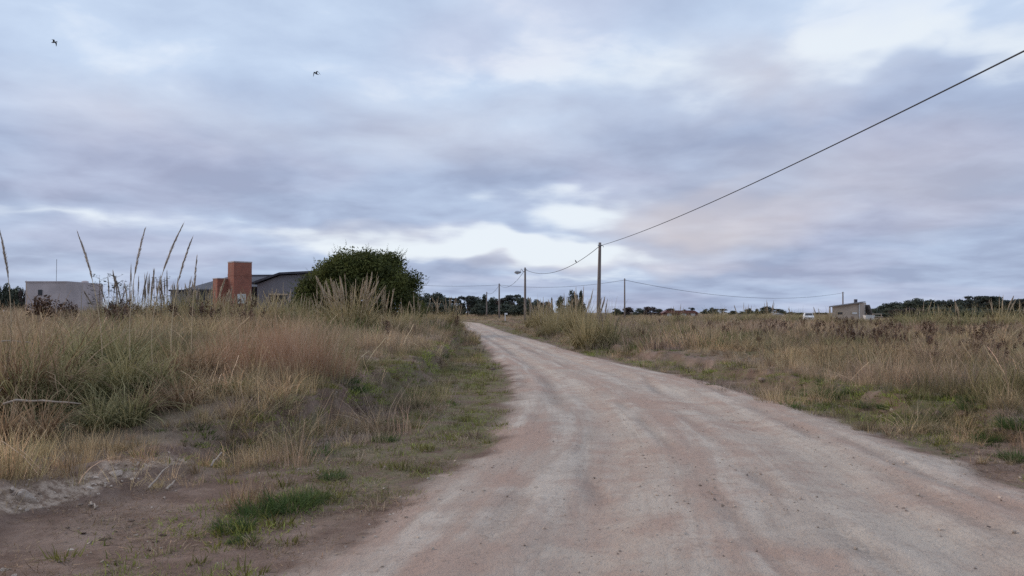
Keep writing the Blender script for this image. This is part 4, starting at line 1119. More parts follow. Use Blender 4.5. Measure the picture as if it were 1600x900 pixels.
def big_bush():
    rg = np.random.default_rng(3)
    d = 55.0
    f = foot(558, d)
    W = 190 / F_PX * d; Ht = at(565, 385, d).z - f.z
    lobes = []
    for i in range(130):
        a = rg.random() * 6.283; e = rg.random() ** 0.7
        r_ = (W / 2 - 0.6) * math.sqrt(max(0, 1 - (e * 0.97) ** 3.0)) * (0.97 + 0.07 * rg.normal()) * (1 + 0.10 * math.sin(2.3 * a + 4 * e) + 0.05 * math.sin(5.1 * a + 1 + 7 * e))
        z = 0.4 + (Ht - 1.2) * e * (1 + 0.05 * math.sin(3 * a + 1))
        lobes.append((r_ * math.cos(a) + 0.35 * e, r_ * math.sin(a) * 0.85, z, .75 + .35 * rg.random(), .75 + .35 * rg.random(), .6 + .3 * rg.random()))
    for i in range(34):
        a = rg.random() * 6.283; q = (W / 2 - .8) * math.sqrt(rg.random())
        lobes.append((q * math.cos(a), q * math.sin(a), .5 + .5 * rg.random(), .9, .9, .8))
    for i in range(14):
        a = rg.random() * 6.283; q = rg.random() * 2.2
        lobes.append((q * math.cos(a), q * math.sin(a), Ht * (.3 + .5 * rg.random()), 1.4, 1.4, 1.1))
    r = empty('rounded_bush', f); tag(r, 'large dense dark green rounded bush beside the grey house', 'bush')
    link('crown', crown_mesh('crown', rg, lobes, 80000, 0.085, M['bush_leaf'], 0.25, 0.3, 1.0), r)
    # sprigs poking out of the outline
    v, q, s = blades(rg, 10, 0.2, 0.3, 0.1, 0.2, 0.2, 0.02, 2)
    m = MB()
    for i in range(110):
        l = lobes[i % 130]; c = Vector(l[:3]); o = Vector((c.x, c.y, c.z - Ht * .3)).normalized()
        p = c + Vector((o.x * l[3], o.y * l[4], o.z * l[5]))
        k = (.35 + .3 * rg.random()); o = (o + Vector((rg.normal() * .25, rg.normal() * .25, .5))).normalized()
        side = o.orthogonal().normalized()
        for j in range(9):
            t = j / 9; w = .09 * (1 - t * .6); c2 = p + o * k * t; sg = 1 if j % 2 else -1
            dirv = (side * sg + o * .8 + Vector((rg.normal() * .4, rg.normal() * .4, rg.normal() * .3))).normalized()
            n2 = dirv.cross(o).normalized() if dirv.cross(o).length > 1e-3 else side
            s2 = dirv.cross(n2)
            m.add([c2, c2 + dirv * w * .6 + s2 * w * .3, c2 + dirv * w * 1.4, c2 + dirv * w * .6 - s2 * w * .3], [(0, 1, 2, 3)], float(rg.random()))
    link('sprigs', m.mesh('sprigs', M['bush_leaf']), r)
    link('trunk', trunk_mesh('trunk', rg, Ht * .6, .25, lobes[-14:], M['bark']), r)
big_bush()

TREES = {}
def tree_kinds():
    for kind in range(3):       # broad round evergreens
        rg = np.random.default_rng(20 + kind); lobes = []
        for i in range(16):
            a = rg.random() * 6.283; e = rg.random(); q = (1.9 - 1.3 * e) * (.5 + .6 * rg.random())
            lobes.append((q * math.cos(a), q * math.sin(a), 1.0 + 3.4 * e, .8 + .5 * rg.random(), .8 + .5 * rg.random(), .6 + .4 * rg.random()))
        TREES['round%d' % kind] = (crown_mesh('crown', rg, lobes, 2600, .20, M['far_leaf'], .3), trunk_mesh('trunk', rg, 3.0, .16, lobes, M['bark']))
    for kind in range(2):       # flat-topped pines with gaps
        rg = np.random.default_rng(40 + kind); lobes = []
        for i in range(13):
            a = rg.random() * 6.283; q = 1.7 * math.sqrt(rg.random())
            lobes.append((q * math.cos(a), q * math.sin(a), 3.5 + 1.1 * rg.random() - .12 * q * q, .75, .75, .34))
        for i in range(4):
            a = rg.random() * 6.283; q = 1.0
            lobes.append((q * math.cos(a), q * math.sin(a), 2.0 + .9 * rg.random(), .6, .6, .3))
        TREES['pine%d' % kind] = (crown_mesh('crown', rg, lobes, 2200, .17, M['pine_leaf'], .2), trunk_mesh('trunk', rg, 3.8, .15, lobes, M['bark']))
    rg = np.random.default_rng(50); lobes = []                   # upright, pointed
    for i in range(16):
        e = i / 15; a = rg.random() * 6.283; q = .55 * (1 - e)
        lobes.append((q * math.cos(a), q * math.sin(a), .7 + 4.2 * e, .75 - .5 * e, .75 - .5 * e, .6))
    TREES['upright'] = (crown_mesh('crown', rg, lobes, 2000, .16, M['far_leaf'], .2, 1.0), trunk_mesh('trunk', rg, 3.0, .12, lobes[:3], M['bark']))
    rg = np.random.default_rng(60); lobes = []                   # leafless, twiggy
    for i in range(18):
        a = rg.random() * 6.283; e = rg.random(); q = 1.8 * (.4 + .6 * rg.random()) * (1 - .4 * e)
        lobes.append((q * math.cos(a), q * math.sin(a), 1.3 + 3.2 * e, .7, .7, .8))
    TREES['bare'] = (crown_mesh('crown', rg, lobes, 2400, .11, M['bare_twig'], .1, 1.2, 2.6), trunk_mesh('trunk', rg, 3.4, .13, lobes, M['bark']))
tree_kinds()
def tree(kind, px, top, d, wpx, label, group, rz=None):
    f = foot(px, d)
    crown, trunk = TREES[kind]
    zmax = max(v.co.z for v in crown.vertices) if kind not in ZM else ZM[kind]
    ZM[kind] = zmax
    if kind not in XM: XM[kind] = 2 * max(abs(v.co.x) for v in crown.vertices)
    sz = (at(px, top, d).z - f.z) / zmax; sx = wpx / F_PX * d / XM[kind]
    r = empty('tree', f, rnd.random() * 6.28 if rz is None else rz); r.scale = (sx, sx, sz)
    tag(r, label, 'tree', group)
    link('crown', crown, r); link('trunk', trunk, r)
ZM, XM = {}, {}
# wood behind the road bend
LW = 'dark evergreen tree in the wood behind the road bend'
GW = 'wood behind the road bend'
for (px, top, w, k) in ((652, 459, 30, 'round0'), (668, 457, 34, 'round1'), (683, 456, 38, 'round2'), (697, 462, 30, 'round0'), (708, 464, 26, 'pine0'), (720, 469, 22, 'round1'),
                        (730, 461, 30, 'pine1'), (743, 462, 32, 'round2'), (757, 459, 24, 'upright'), (766, 463, 34, 'round0'), (779, 465, 30, 'bare'), (790, 464, 28, 'round1'),
                        (802, 459, 30, 'pine0'), (814, 463, 30, 'round2'), (826, 465, 30, 'round0'), (838, 467, 30, 'round1'), (850, 470, 26, 'bare')):
    tree(k, px, top, 225 + rnd.random() * 30, w * 1.15, LW, GW)
for (px, top, w) in ((676, 472, 40), (704, 476, 30), (748, 474, 36), (792, 474, 44), (815, 474, 44), (843, 476, 36)):
    tree(rnd.choice(['round0', 'round1', 'round2']), px, top, 205 + rnd.random() * 10, w * 1.1, 'low dense tree at the front of the wood behind the road bend', 'front of the wood behind the road bend')
tree('round1', 896, 451, 150, 26, 'dark crooked evergreen rising behind the big pampas clump', None)
tree('upright', 908, 452, 152, 22, 'dark pointed tree joined to the crooked evergreen behind the pampas', None)
tree('round2', 876, 461, 175, 17, 'small dark rounded tree between lamp pole and crooked evergreen', None)
tree('upright', 862, 464, 185, 9, 'thin dark tree standing behind the pale plumes near the lamp pole', None)
for (px, top, w, k) in ((964, 481, 22, 'round0'), (982, 479, 26, 'bare'), (1000, 481, 22, 'round1'), (1016, 478, 24, 'bare'), (1030, 482, 18, 'round2'), (1047, 481, 20, 'bare')):
    tree(k, px, top, 300 + rnd.random() * 20, w * 1.25, 'low blurred tree on the skyline between slim pole and red-roofed house', 'skyline trees beyond the slim pole')
tree('pine0', 1081, 480, 330, 12, 'small dark flat-topped tree above the red roof', None)
tree('round2', 1070, 483, 335, 10, 'small dark tree touching the red roof', None)
for (px, top, w, k) in ((1102, 482, 14, 'round0'), (1114, 480, 18, 'round1'), (1128, 482, 16, 'pine0'), (1145, 485, 14, 'round2'), (1160, 486, 16, 'round0'), (1170, 481, 16, 'round1'), (1183, 482, 14, 'upright'),
                        (1197, 478, 20, 'round2'), (1210, 482, 18, 'pine1'), (1222, 483, 16, 'round0'), (1236, 487, 18, 'bare'), (1250, 488, 14, 'round1'), (1278, 488, 14, 'round2'), (1289, 488, 10, 'round1')):
    tree(k, px, top, 380 + rnd.random() * 40, w * 1.3, 'tiny dark tree on the far skyline between the red roof and beige house', 'far skyline trees')
for (px, top, w, k) in ((1368, 483, 20, 'round0'), (1382, 477, 28, 'round1'), (1398, 471, 36, 'round2'), (1416, 468, 40, 'round0'), (1434, 465, 40, 'round1'), (1452, 467, 40, 'round2'), (1468, 468, 36, 'round1'),
                        (1484, 470, 34, 'pine0'), (1498, 469, 34, 'round0'), (1510, 466, 26, 'pine1'), (1528, 461, 34, 'pine0'), (1545, 461, 38, 'pine1'), (1560, 465, 26, 'round2'), (1575, 468, 30, 'pine0'), (1590, 467, 34, 'round1'), (1606, 465, 36, 'pine1'), (1625, 466, 40, 'round0'), (1650, 467, 40, 'round2')):
    tree(k, px, top, 205 + rnd.random() * 30, w * 1.2, ('flat-topped dark pine' if k.startswith('pine') else 'dark rounded evergreen') + ' in the long wood beyond the beige house', 'long wood beyond the beige house')
for i in range(17):
    px = 1374 + 15.5 * i
    tree(('round0', 'round1', 'round2')[i % 3], px, 474 - 6 * min(1, i / 4) + rnd.uniform(-2, 3), 240 + rnd.random() * 12, 46, 'x', 'long wood beyond the beige house')
for (px, top, w) in ((1378, 488, 22), (1402, 482, 36), (1430, 480, 40), (1462, 479, 40), (1492, 481, 40), (1520, 480, 40), (1550, 481, 40), (1582, 481, 44), (1612, 481, 44)):
    tree(rnd.choice(['round0', 'round1', 'round2', 'bare']), px, top, 190 + rnd.random() * 8, w * 1.2, 'low tree along the front of the long wood beyond the beige house', 'front of the long wood')
for (px, top, w, k) in ((-8, 436, 44, 'round0'), (12, 441, 30, 'round1'), (26, 446, 24, 'round2'), (36, 450, 16, 'bare')):
    tree(k, px, top, 84, w * 1.2, 'dark tree beside the low concrete building at the picture edge', 'trees beside the concrete building')

# ------------------------------------------------------------------ pampas grass, tussocks and weeds
def plume_mesh(rg, length, plume, mat_p, bend, rough=1.0):
    """one flowering stem: returns (stem mesh, plume mesh)"""
    n = 9; pts = []
    for i in range(n):
        t = i / (n - 1); pts.append(Vector((bend * length * t * t, 0, length * t)))
    st = MB().tube(pts, [0.007 * (1 - .6 * i / (n - 1)) + .002 for i in range(n)], 4, 0.5)
    m = MB()
    k = 170
    for i in range(k):
        t = (1 - plume / length) + (plume / length) * (i / k) ; c = Vector((bend * length * t * t, 0, length * t))
        u = i / k
        w = 0.042 * rough * (math.sin(math.pi * min(1, u * 1.25 + .08)) * .8 + .2) * (1 - .35 * u)
        a = rg.random() * 6.283
        o = Vector((math.cos(a) * w, math.sin(a) * w, 0.07 + 0.09 * rg.random()))
        s = Vector((-math.sin(a), math.cos(a), 0)) * 0.007
        m.add([c - s, c + s, c + o * .6 + s * 1.3, c + o, c + o * .6 - s * 1.3], [(0, 1, 2, 3, 4)], float(rg.random()))
    return st.mesh('stem', M['stem_straw']), m.mesh('plume', mat_p)
PL = {}
for key, mat in (('pale', 'plume_pale'), ('grey', 'plume_grey')):
    PL[key] = [plume_mesh(np.random.default_rng(70 + i), 1.0, 0.30 + .08 * (i % 3), M[mat], (0.0, .06, .14, -.05, .22)[i % 5], 0.62) for i in range(5)]
def leaf_fountain(rg, n, h, spread, mat, dead=0.0, width=.013):
    parts = [blades(rg, n, h * .65, h * 1.35, spread, .38, 1.85, width, 7, shade=(-.2, 1.25)),
             blades(rg, int(n * .45), h * .4, h * .75, spread, .75, 1.3, width, 5, shade=(-.6, .5)),
             blades(rg, int(n * .25), h * .7, h * 1.15, spread * .7, .14, .5, width * .8, 5, shade=(.4, 1.1))]
    return np_mesh('leaves', *(lambda a: (a[0], a[1]))(join(parts)), mat, join_sh(parts))
def join_sh(parts): return np.concatenate([p[2] for p in parts])
LF = {}
for key, mat in (('straw', 'pampas_leaf'), ('olive', 'olive_leaf'), ('dead', 'dead_leaf')):
    LF[key] = [leaf_fountain(np.random.default_rng(90 + i), 120, 1.0, .20, M[mat], 0, .021) for i in range(3)]
def pampas(loc, h, w, nplume, plen, label, group=None, leaf='straw', plume='pale', extra=None, spreadk=1.0, seed=None, fan=1.0):
    rg = random.Random(seed if seed is not None else hash((round(loc[0], 2), round(loc[1], 2))) & 0xffff)
    r = empty('pampas_plant', loc, 0)
    tag(r, label, 'pampas grass', group)
    lk = list(LF[leaf]) + ([] if leaf == 'dead' else [LF['dead'][0]])
    nf = 3 if w > 0.9 else 2
    for i in range(nf):
        a = i * 6.283 / nf + rg.random(); q = w * .22
        me = lk[i % len(lk)]
        s = h * (.85 + .3 * rg.random())
        link('leaves', me, r, (math.cos(a) * q, math.sin(a) * q, 0), (rg.gauss(0, .06), rg.gauss(0, .06), rg.random() * 6.283), (s * w / h * .8, s * w / h * .8, s))
    for i in range(nplume):
        a = rg.random() * 6.283; q = w * .30 * rg.random()
        tilt = fan * abs(rg.gauss(.10, .12)); L_ = plen * (.72 + .38 * rg.random())
        st, pm = rg.choice(PL[plume])
        s = link('stem', st, r, (math.cos(a) * q, math.sin(a) * q, 0), (0, tilt, a), (L_ * .72, L_ * .72, L_))
        link('plume', pm, s)
    for e in (extra or []):
        base, tip, bow, seed2 = e
        st, pm = long_plume(Vector(base) - Vector(loc), Vector(tip) - Vector(loc), bow, seed2)
        o = link('stem', st, r); link('plume', pm, o)
    return r
def tall(px0, py0, px1, py1, d, bow, seed2):
    return (tuple(foot(px0, d)), tuple(at(px1, py1, d + .1)), bow, seed2)
def long_plume(a, b, bow, seed2):
    """a tall flowering stem bowing from a to b, its last third a loose drooping plume"""
    rg = np.random.default_rng(seed2)
    P = lambda t: a.lerp(b, t) + Vector((bow * 4 * t * (1 - t) * .5 * (1 if t < .5 else 1), 0, 0)) - Vector((bow * t * t * .6, 0, 0)) + Vector((bow * .6 * t, 0, 0))
    st = MB().tube([P(i / 14) for i in range(15)], [.0075 * (1 - .65 * i / 14) for i in range(15)], 5)
    m = MB(); k = 230; t0 = .70
    for i in range(k):
        u = i / k; t = t0 + (1 - t0) * u; c = P(t); ax = (P(min(1, t + .02)) - P(t - .02)).normalized()
        w = .016 * (math.sin(math.pi * min(1, .10 + u * 1.0)) ** .8) + .004
        an = rg.random() * 6.283; side = ax.orthogonal().normalized(); s2 = ax.cross(side)
        out = side * math.cos(an) + s2 * math.sin(an)
        o = out * w * (.5 + rg.random()) + ax * (.05 + .07 * rg.random()) + Vector((.010, 0, -.008)) * rg.random()
        sd = ax.cross(out) * .0032
        m.add([c - sd, c + sd, c + o * .6 + sd * 1.2, c + o, c + o * .6 - sd * 1.2], [(0, 1, 2, 3, 4)], float(rg.random()))
    return st.mesh('stem', M['stem_straw']), m.mesh('plume', M['plume_grey'])
# near tussocks on the raised field
f = foot(22, 9.6)
pampas(tuple(f), 1.05, 1.35, 0, 1, 'big straw-coloured tussock at the picture edge before the concrete building', leaf='dead', extra=[tall(11, 470, 0, 364, 10.2, .16, 1)], seed=1)
f = foot(62, 9.3)
pampas(tuple(f), .85, .8, 0, 1, 'green bladed tussock leaning against the big straw-coloured one', leaf='olive', seed=2)
f = foot(128, 10.0)
pampas(tuple(f), .62, 1.15, 0, 1, 'low olive tussock with blades arching over, beside the bare plume stems', leaf='olive', extra=[tall(160, 505, 123, 369, 10.6, .18, 2)], seed=3)
f = foot(215, 10.6)
pampas(tuple(f), .70, 1.1, 0, 1, 'half dead olive tussock with tall plume stems standing out of it', leaf='olive',
       extra=[tall(208, 505, 225, 362, 11.0, -.16, 3), tall(243, 510, 283, 356, 11.2, -.28, 4), tall(272, 512, 298, 377, 11.6, -.20, 5), tall(300, 505, 307, 405, 13.0, -.04, 6)], seed=4)
f = foot(150, 12.6); pampas(tuple(f), .85, 1.3, 0, 1, 'grey-green tussock behind the low olive one', leaf='olive', seed=11)
f = foot(300, 11.8); pampas(tuple(f), .60, 1.0, 0, 1, 'pale dead tussock between plume stems and rust-coloured grass', leaf='dead', seed=12)
f = foot(172, 9.0); pampas(tuple(f), .52, .95, 0, 1, 'olive tussock spilling forward over the purple-grey stems', leaf='olive', seed=13)
f = foot(40, 8.3); pampas(tuple(f), .50, .8, 0, 1, 'low brown withered tussock in front of the big straw-coloured one', leaf='dead', seed=14)
f = foot(258, 9.8)
pampas(tuple(f), .48, .9, 0, 1, 'small withered tussock of curled dead blades near the plume stems', leaf='dead', seed=5)
# clump before the bush, and the one the pole stands in
f = foot(548, 34)
pampas(tuple(f), 1.85, 2.4, 46, 2.15, 'pampas clump with many pale plumes before the big dark bush', plume='pale', seed=6, fan=1.5)
f = foot(510, 35); pampas(tuple(f), 1.0, 1.8, 9, 1.8, 'pampas clump with a few leaning plumes, half before the dark bush', seed=7, fan=1.6)
f = foot(598, 36); pampas(tuple(f), 1.0, 1.8, 13, 1.75, 'pampas clump with short plumes under the edge of the dark bush', seed=8, fan=1.5)
f = foot(924, 34); pampas(tuple(f), 1.95, 1.8, 4, 2.0, 'big rounded pampas clump at the roadside under the tall pole', plume='grey', seed=9, leaf='straw')
f = foot(948, 35); pampas(tuple(f), 1.8, 1.3, 3, 1.7, 'green pampas clump pressed against the big rounded one', plume='grey', seed=10, leaf='olive')
for i, (px, d, h, w, n, L_) in enumerate(((903, 47, 1.3, 1.9, 8, 2.5), (886, 54, 1.4, 2.0, 9, 2.4), (868, 60, 1.4, 2.2, 10, 2.3), (850, 66, 1.4, 2.2, 9, 2.3), (836, 72, 1.3, 2.2, 8, 2.3), (858, 52, 1.1, 1.8, 4, 1.8))):
    f = foot(px, d); pampas(tuple(f), h * 1.45, w, n, L_, 'pampas clump in the pale row along the road before the lamp pole', 'pampas row before the lamp pole', plume='pale', seed=20 + i)
for i, (px, d, h, w, n, L_) in enumerate(((700, 62, 1.0, 2.0, 10, 2.1), (672, 58, .9, 1.8, 9, 2.0), (650, 50, .9, 1.8, 9, 1.8), (712, 75, 1.0, 1.8, 7, 2.1), (632, 45, .8, 1.5, 6, 1.5))):
    f = foot(px, d); pampas(tuple(f), h * 1.35, w, n, L_, 'pampas clump with thin plumes between the dark bush and the road bend', 'pampas between bush and road bend', seed=40 + i)
for i, (px, d, h, w, n, L_) in enumerate(((172, 38, 1.0, 1.8, 5, 2.6), (205, 36, 1.1, 2.0, 9, 2.7), (228, 38, 1.1, 2.2, 8, 2.7), (262, 36, 1.2, 2.4, 14, 2.6), (288, 38, 1.3, 2.4, 14, 2.6), (318, 40, 1.3, 2.4, 12, 2.3), (345, 36, 1.1, 2.0, 10, 1.9), (376, 40, 1.2, 2.2, 12, 1.9),
                                          (408, 38, 1.1, 2.2, 10, 1.9), (436, 42, 1.2, 2.4, 13, 2.0), (462, 40, 1.1, 2.0, 8, 1.8), (486, 38, .9, 1.8, 6, 1.7))):
    f = foot(px, d); pampas(tuple(f), h * 1.3, w, n, L_ * .85, 'pampas clump in the hedge-like row before the grey house and brick tower', 'pampas row before the brick tower', leaf=('straw', 'olive', 'straw')[i % 3], plume='grey' if i < 5 else 'pale', seed=60 + i)
for i, (px, d, h, w, n, L_) in enumerate(((1010, 60, .9, 2.0, 3, 1.6), (1060, 70, 1.0, 2.2, 6, 1.9), (1120, 66, 1.0, 2.4, 4, 1.7), (1165, 75, 1.1, 2.4, 6, 2.0), (1200, 80, 1.1, 2.4, 9, 2.3), (1240, 70, 1.0, 2.2, 4, 1.8), (1290, 62, .9, 2.2, 2, 1.6),
                                          (1440, 52, 1.1, 2.2, 6, 2.0), (1470, 60, 1.0, 2.0, 5, 2.1), (1512, 48, 1.15, 2.4, 6, 2.0), (1562, 55, 1.1, 2.2, 7, 2.3), (1590, 58, 1.0, 2.2, 6, 2.1), (1620, 50, 1.1, 2.2, 5, 2.2), (1410, 70, 1.0, 2.2, 3, 1.8))):
    f = foot(px, d); pampas(tuple(f), h * 1.45, w, n, L_ * .9, 'yellowish pampas clump among brown weeds across the field before the far trees', 'pampas across the field', leaf=('straw', 'olive')[i % 2], seed=90 + i)

# rust-coloured fine grass
def rust_clump(px, d, h, w, label, seed, n=1100, mat='rust_grass'):
    rg = np.random.default_rng(seed); f = foot(px, d)
    parts = []
    for j in range(16):
        a = rg.random() * 6.283; q = w * .64 * rg.random() ** .8; k = 1 - .55 * (q / (w * .64)) ** 2
        v, fc, sh = blades(rg, n // 16, h * .5 * k, h * k, w * .15, .24, .45, .0055, 4, shade=(-.2, 1.2))
        parts.append((v + np.array([math.cos(a) * q, math.sin(a) * q, 0]), fc, sh))
    parts.append(blades(rg, n // 4, h * .2, h * .5, w * .55, .5, .7, .006, 3, shade=(-.5, .4)))
    v, q, s = join(parts)
    o = link('fine_grass_clump', np_mesh('fine_grass_clump', v, q, M[mat], s), None, f)
    tag(o, label, 'grass clump')
rust_clump(392, 13.2, 1.35, 1.15, 'tall rust-coloured fine grass clump on the raised field', 1)
rust_clump(436, 13.8, 1.25, .9, 'rust-coloured grass clump growing between two others of its kind', 3)
rust_clump(490, 12.9, 1.25, 1.05, 'pinkish fine grass clump next to the taller rust-coloured one', 2)
rust_clump(392, 6.7, .36, .42, 'small wispy straw grass clump above the lush green tussock', 4, 200, 'dead_leaf')

# lush green tussocks on the verges
LUSH = []
for i in range(4):
    rg = np.random.default_rng(120 + i)
    parts = [blades(rg, 300, .12, .30, .20, .5, .9, .009, 4), blades(rg, 160, .06, .16, .26, .9, .7, .009, 3)]
    LUSH.append(np_mesh('green_tussock', *join(parts)[:2], M['lush_leaf'], join(parts)[2]))
def lush(px, py, s, label, group=None, flat=1.0, i=0):
    g = ground(px, py)
    o = link('green_tussock', LUSH[i % 4], None, g, (0, 0, rnd.random() * 6.28), (s, s, s * flat))
    tag(o, label, 'grass tussock', group)
lush(455, 795, 1.0, 'lush green tussock, largest beside the bare soil of the verge', None, .8, 0)
lush(405, 805, .85, 'lush green tussock touching the largest one on the verge', None, .8, 1)
lush(365, 828, .7, 'dark green tussock at the soil end of the lush verge clump', None, .8, 2)
lush(490, 782, .7, 'green tussock at the road end of the lush verge clump', None, .7, 3)
lush(520, 748, .62, 'small bright green tussock above the lush verge clump', None, .6, 1)
lush(378, 848, .45, 'tiny dark green tuft below the lush verge clump', None, .6, 0)
lush(1305, 622, 1.25, 'round green tussock on the clods of the far bank', None, .9, 0)
for j, (px, py, s) in enumerate(((1352, 636, .75), (1382, 640, .6), (1452, 660, .9), (1512, 672, .8), (1545, 690, .9), (1590, 720, .8), (1330, 615, .7), (1520, 640, .9), (1590, 668, 1.0))):
    lush(px, py, s, 'green tussock on the ragged bank between dirt road and flat field', 'green tussocks on the ragged bank', .8, j)
for j, (px, py, s) in enumerate(((355, 612, .9), (372, 606, .8), (552, 612, 1.0), (545, 598, .8), (655, 636, .9), (648, 622, .7), (300, 600, .7), (600, 690, .7), (690, 560, 1.2))):
    lush(px, py, s, 'dark green leafy tuft among dry grass on the raised bank', 'green tufts on the raised bank', .8, j)

# dried weeds with dark seed heads
def weed_kind(seed, tallness):
    rg = np.random.default_rng(seed)
    st = MB(); heads = []
    nb = 4 + int(rg.integers(0, 4))
    st.tube([(0, 0, -.05), (.02, .01, .5 * tallness), (.0, .03, tallness)], [.008, .007, .004], 5)
    for i in range(nb):
        z = tallness * (.45 + .5 * rg.random()); a = rg.random() * 6.283; l = .10 + .18 * rg.random()
        e = Vector((math.cos(a) * l, math.sin(a) * l, z + .18 * rg.random() + .05))
        st.tube([(0, 0, z - .08), tuple(e * .5 + Vector((0, 0, (z - .08) * .5 - .02))), tuple(e)], [.005, .004, .003], 4)
        heads.append(e)
    heads.append(Vector((0, .03, tallness)))
    for i in range(5):
        a = rg.random() * 6.283; z = .1 + .5 * tallness * rg.random()
        st.add([(0, 0, z), (math.cos(a) * .08 + .02, math.sin(a) * .08, z + .02), (math.cos(a) * .18, math.sin(a) * .18, z - .03), (math.cos(a) * .08 - .02, math.sin(a) * .08, z)], [(0, 1, 2, 3)])
    return st.mesh('dry_weed', M['weed_stem']), heads
def seed_head_mesh(seed):
    rg = np.random.default_rng(seed); m = MB()
    for i in range(46):
        t = rg.random(); a = rg.random() * 6.283; r_ = .030 * math.sin(math.pi * (.15 + .8 * t)); z = -.07 + .20 * t
        c = Vector((math.cos(a) * r_, math.sin(a) * r_, z)); o = Vector((math.cos(a), math.sin(a), .6)) * .025
        s = Vector((-math.sin(a), math.cos(a), 0)) * .012
        m.add([c - s, c + s, c + o + s * .6, c + o - s * .6], [(0, 1, 2, 3)], float(rg.random()))
    return m.mesh('seed_head', M['seed_head'])
SH = [seed_head_mesh(200 + i) for i in range(3)]
WK = [weed_kind(210 + i, .75 + .1 * (i % 3)) for i in range(6)]
def weed(p, s, label, group, hs=1.0):
    k = rnd.randrange(6); st, heads = WK[k]
    o = link('dry_weed', st, None, p, (rnd.gauss(0, .08), rnd.gauss(0, .08), rnd.random() * 6.28), s)
    tag(o, label, 'weed', group)
    for h in heads:
        link('seed_head', SH[rnd.randrange(3)], o, h, (rnd.gauss(0, .25), rnd.gauss(0, .25), 0), hs * (.8 + .6 * rnd.random()))
def weeds():
    la, ga = 'dark brown dried weed with seed heads in the field before the long wood', 'brown weeds across the field'
    for i in range(112):
        # drifts across the flat field
        c = rnd.choice([(1345, 30), (1370, 33), (1330, 36), (1480, 27), (1520, 24), (1300, 38), (1170, 40), (1090, 44), (1560, 24), (1240, 34), (1440, 30), (1500, 36)])
        px = c[0] + rnd.gauss(0, 40); d = c[1] * math.exp(rnd.gauss(0, .22))
        if px > 1640 or px < 985 or d < 15: continue
        weed(foot(px, d), .62 + .4 * rnd.random(), la, ga, .95)
    lb, gb = 'dark brown dried weed with seed heads before the brick tower and concrete building', 'brown weeds on the raised field'
    for i in range(36):
        c = rnd.choice([(175, 28), (190, 28), (185, 30), (300, 30), (345, 28), (375, 27), (80, 28), (110, 28), (400, 28), (255, 30)])
        px = c[0] + rnd.gauss(0, 18); d = c[1] * math.exp(rnd.gauss(0, .14))
        weed(foot(px, d), .72 + .4 * rnd.random(), lb, gb, 1.3)
    weed(foot(608, 22), .85, 'lone dark weed with twin heads on the raised field before the bush', None, 1.2)
    weed(foot(709, 40), 1.0, 'lone dark weed at the road edge below the bend', None, 1.6)
    weed(foot(728, 38), .8, 'thin leaning weed at the road edge below the bend', None, .7)
    for (px, d) in ((53, 20), (72, 20.5)):
        weed(foot(px, d), .95, 'dark fat-headed weed standing out against the concrete building', 'weeds before the concrete building', 2.2)
weeds()
# leafy saplings showing against the sky
def sapling(px, top, d, label, group):
    f = foot(px, d); hgt = at(px, top, d).z - f.z
    rg = np.random.default_rng(int(px)); m = MB(); lv = MB()
    m.tube([(0, 0, -.05), (.04, 0, hgt * .5), (0, .02, hgt)], [.016, .012, .005], 5)
    for i in range(42):
        z = hgt * (.35 + .65 * rg.random()); a = rg.random() * 6.283; l = .10 + .20 * rg.random()
        e = Vector((math.cos(a) * l, math.sin(a) * l, z + .08)); m.tube([(0, 0, z), tuple(e)], [.004, .003], 3)
        for j in range(3):
            c = e + Vector((rg.normal() * .03, rg.normal() * .03, rg.normal() * .02)); w = .05 + .03 * rg.random()
            o = Vector((math.cos(a + rg.normal()), math.sin(a + rg.normal()), .2)) * w; s = Vector((-o.y, o.x, .3 * w)) * .45
            lv.add([c, c + o * .5 + s, c + o, c + o * .5 - s], [(0, 1, 2, 3)], float(rg.random()))
    r = empty('sapling', f); tag(r, label, 'sapling', group)
    link('stem', m.mesh('stem', M['weed_stem']), r); link('leaves', lv.mesh('leaves', M['sapling_leaf']), r)
sapling(154, 434, 24, 'small leafy sapling beside the concrete building wall end', None)
sapling(180, 433, 25, 'tallest leafy sapling standing between concrete building and plume stems', None)
sapling(192, 443, 26, 'short leafy sapling close to the tallest one', None)
sapling(250, 436, 25, 'leafy sapling behind the leaning tall plume stem', None)

# ------------------------------------------------------------------ stones, sticks, clods
ROCKS = [rock(np.random.default_rng(300 + i), 2, .6) for i in range(5)]
for m_ in ROCKS: m_.materials.append(M['stone_pale']); m_.polygons.foreach_set('use_smooth', [False] * len(m_.polygons))
CL = [rock(np.random.default_rng(320 + i), 2, .5) for i in range(3)]
for m_ in CL: m_.materials.append(M['clod'])
def stone(px, py, size_px, label, group=None, i=0, mesh=None, name='stone', cat='stone'):
    g = ground(px, py); s = size_px / F_PX * g.y
    o = link(name, (mesh or ROCKS)[i % len(mesh or ROCKS)], None, (g.x, g.y, g.z + s * .02), (rnd.gauss(0, .2), rnd.gauss(0, .2), rnd.random() * 6.28), s)
    tag(o, label, cat, group)
stone(38, 784, 46, 'largest pale chalky stone lying on the rubble bank', None, 0)
stone(180, 745, 26, 'pale stone at the upper end of the rubble bank', None, 1)
stone(140, 767, 22, 'pale stone in the middle of the rubble bank', None, 2)
stone(6, 893, 16, 'pale stone lying at the very corner of the bare soil', None, 3)
stone(140, 850, 11, 'whitish stone lying alone on the bare soil below the rubble', None, 4)
stone(110, 861, 12, 'flat whitish stone near the lone one on the bare soil', None, 1)
stone(123, 827, 9, 'small white stone on the bare soil just below the rubble bank', None, 2)
stone(1395, 642, 12, 'pale stone lying at the foot of the ragged grassy bank', None, 0)
stone(1378, 650, 9, 'second pale stone beside the one under the ragged bank', None, 3)
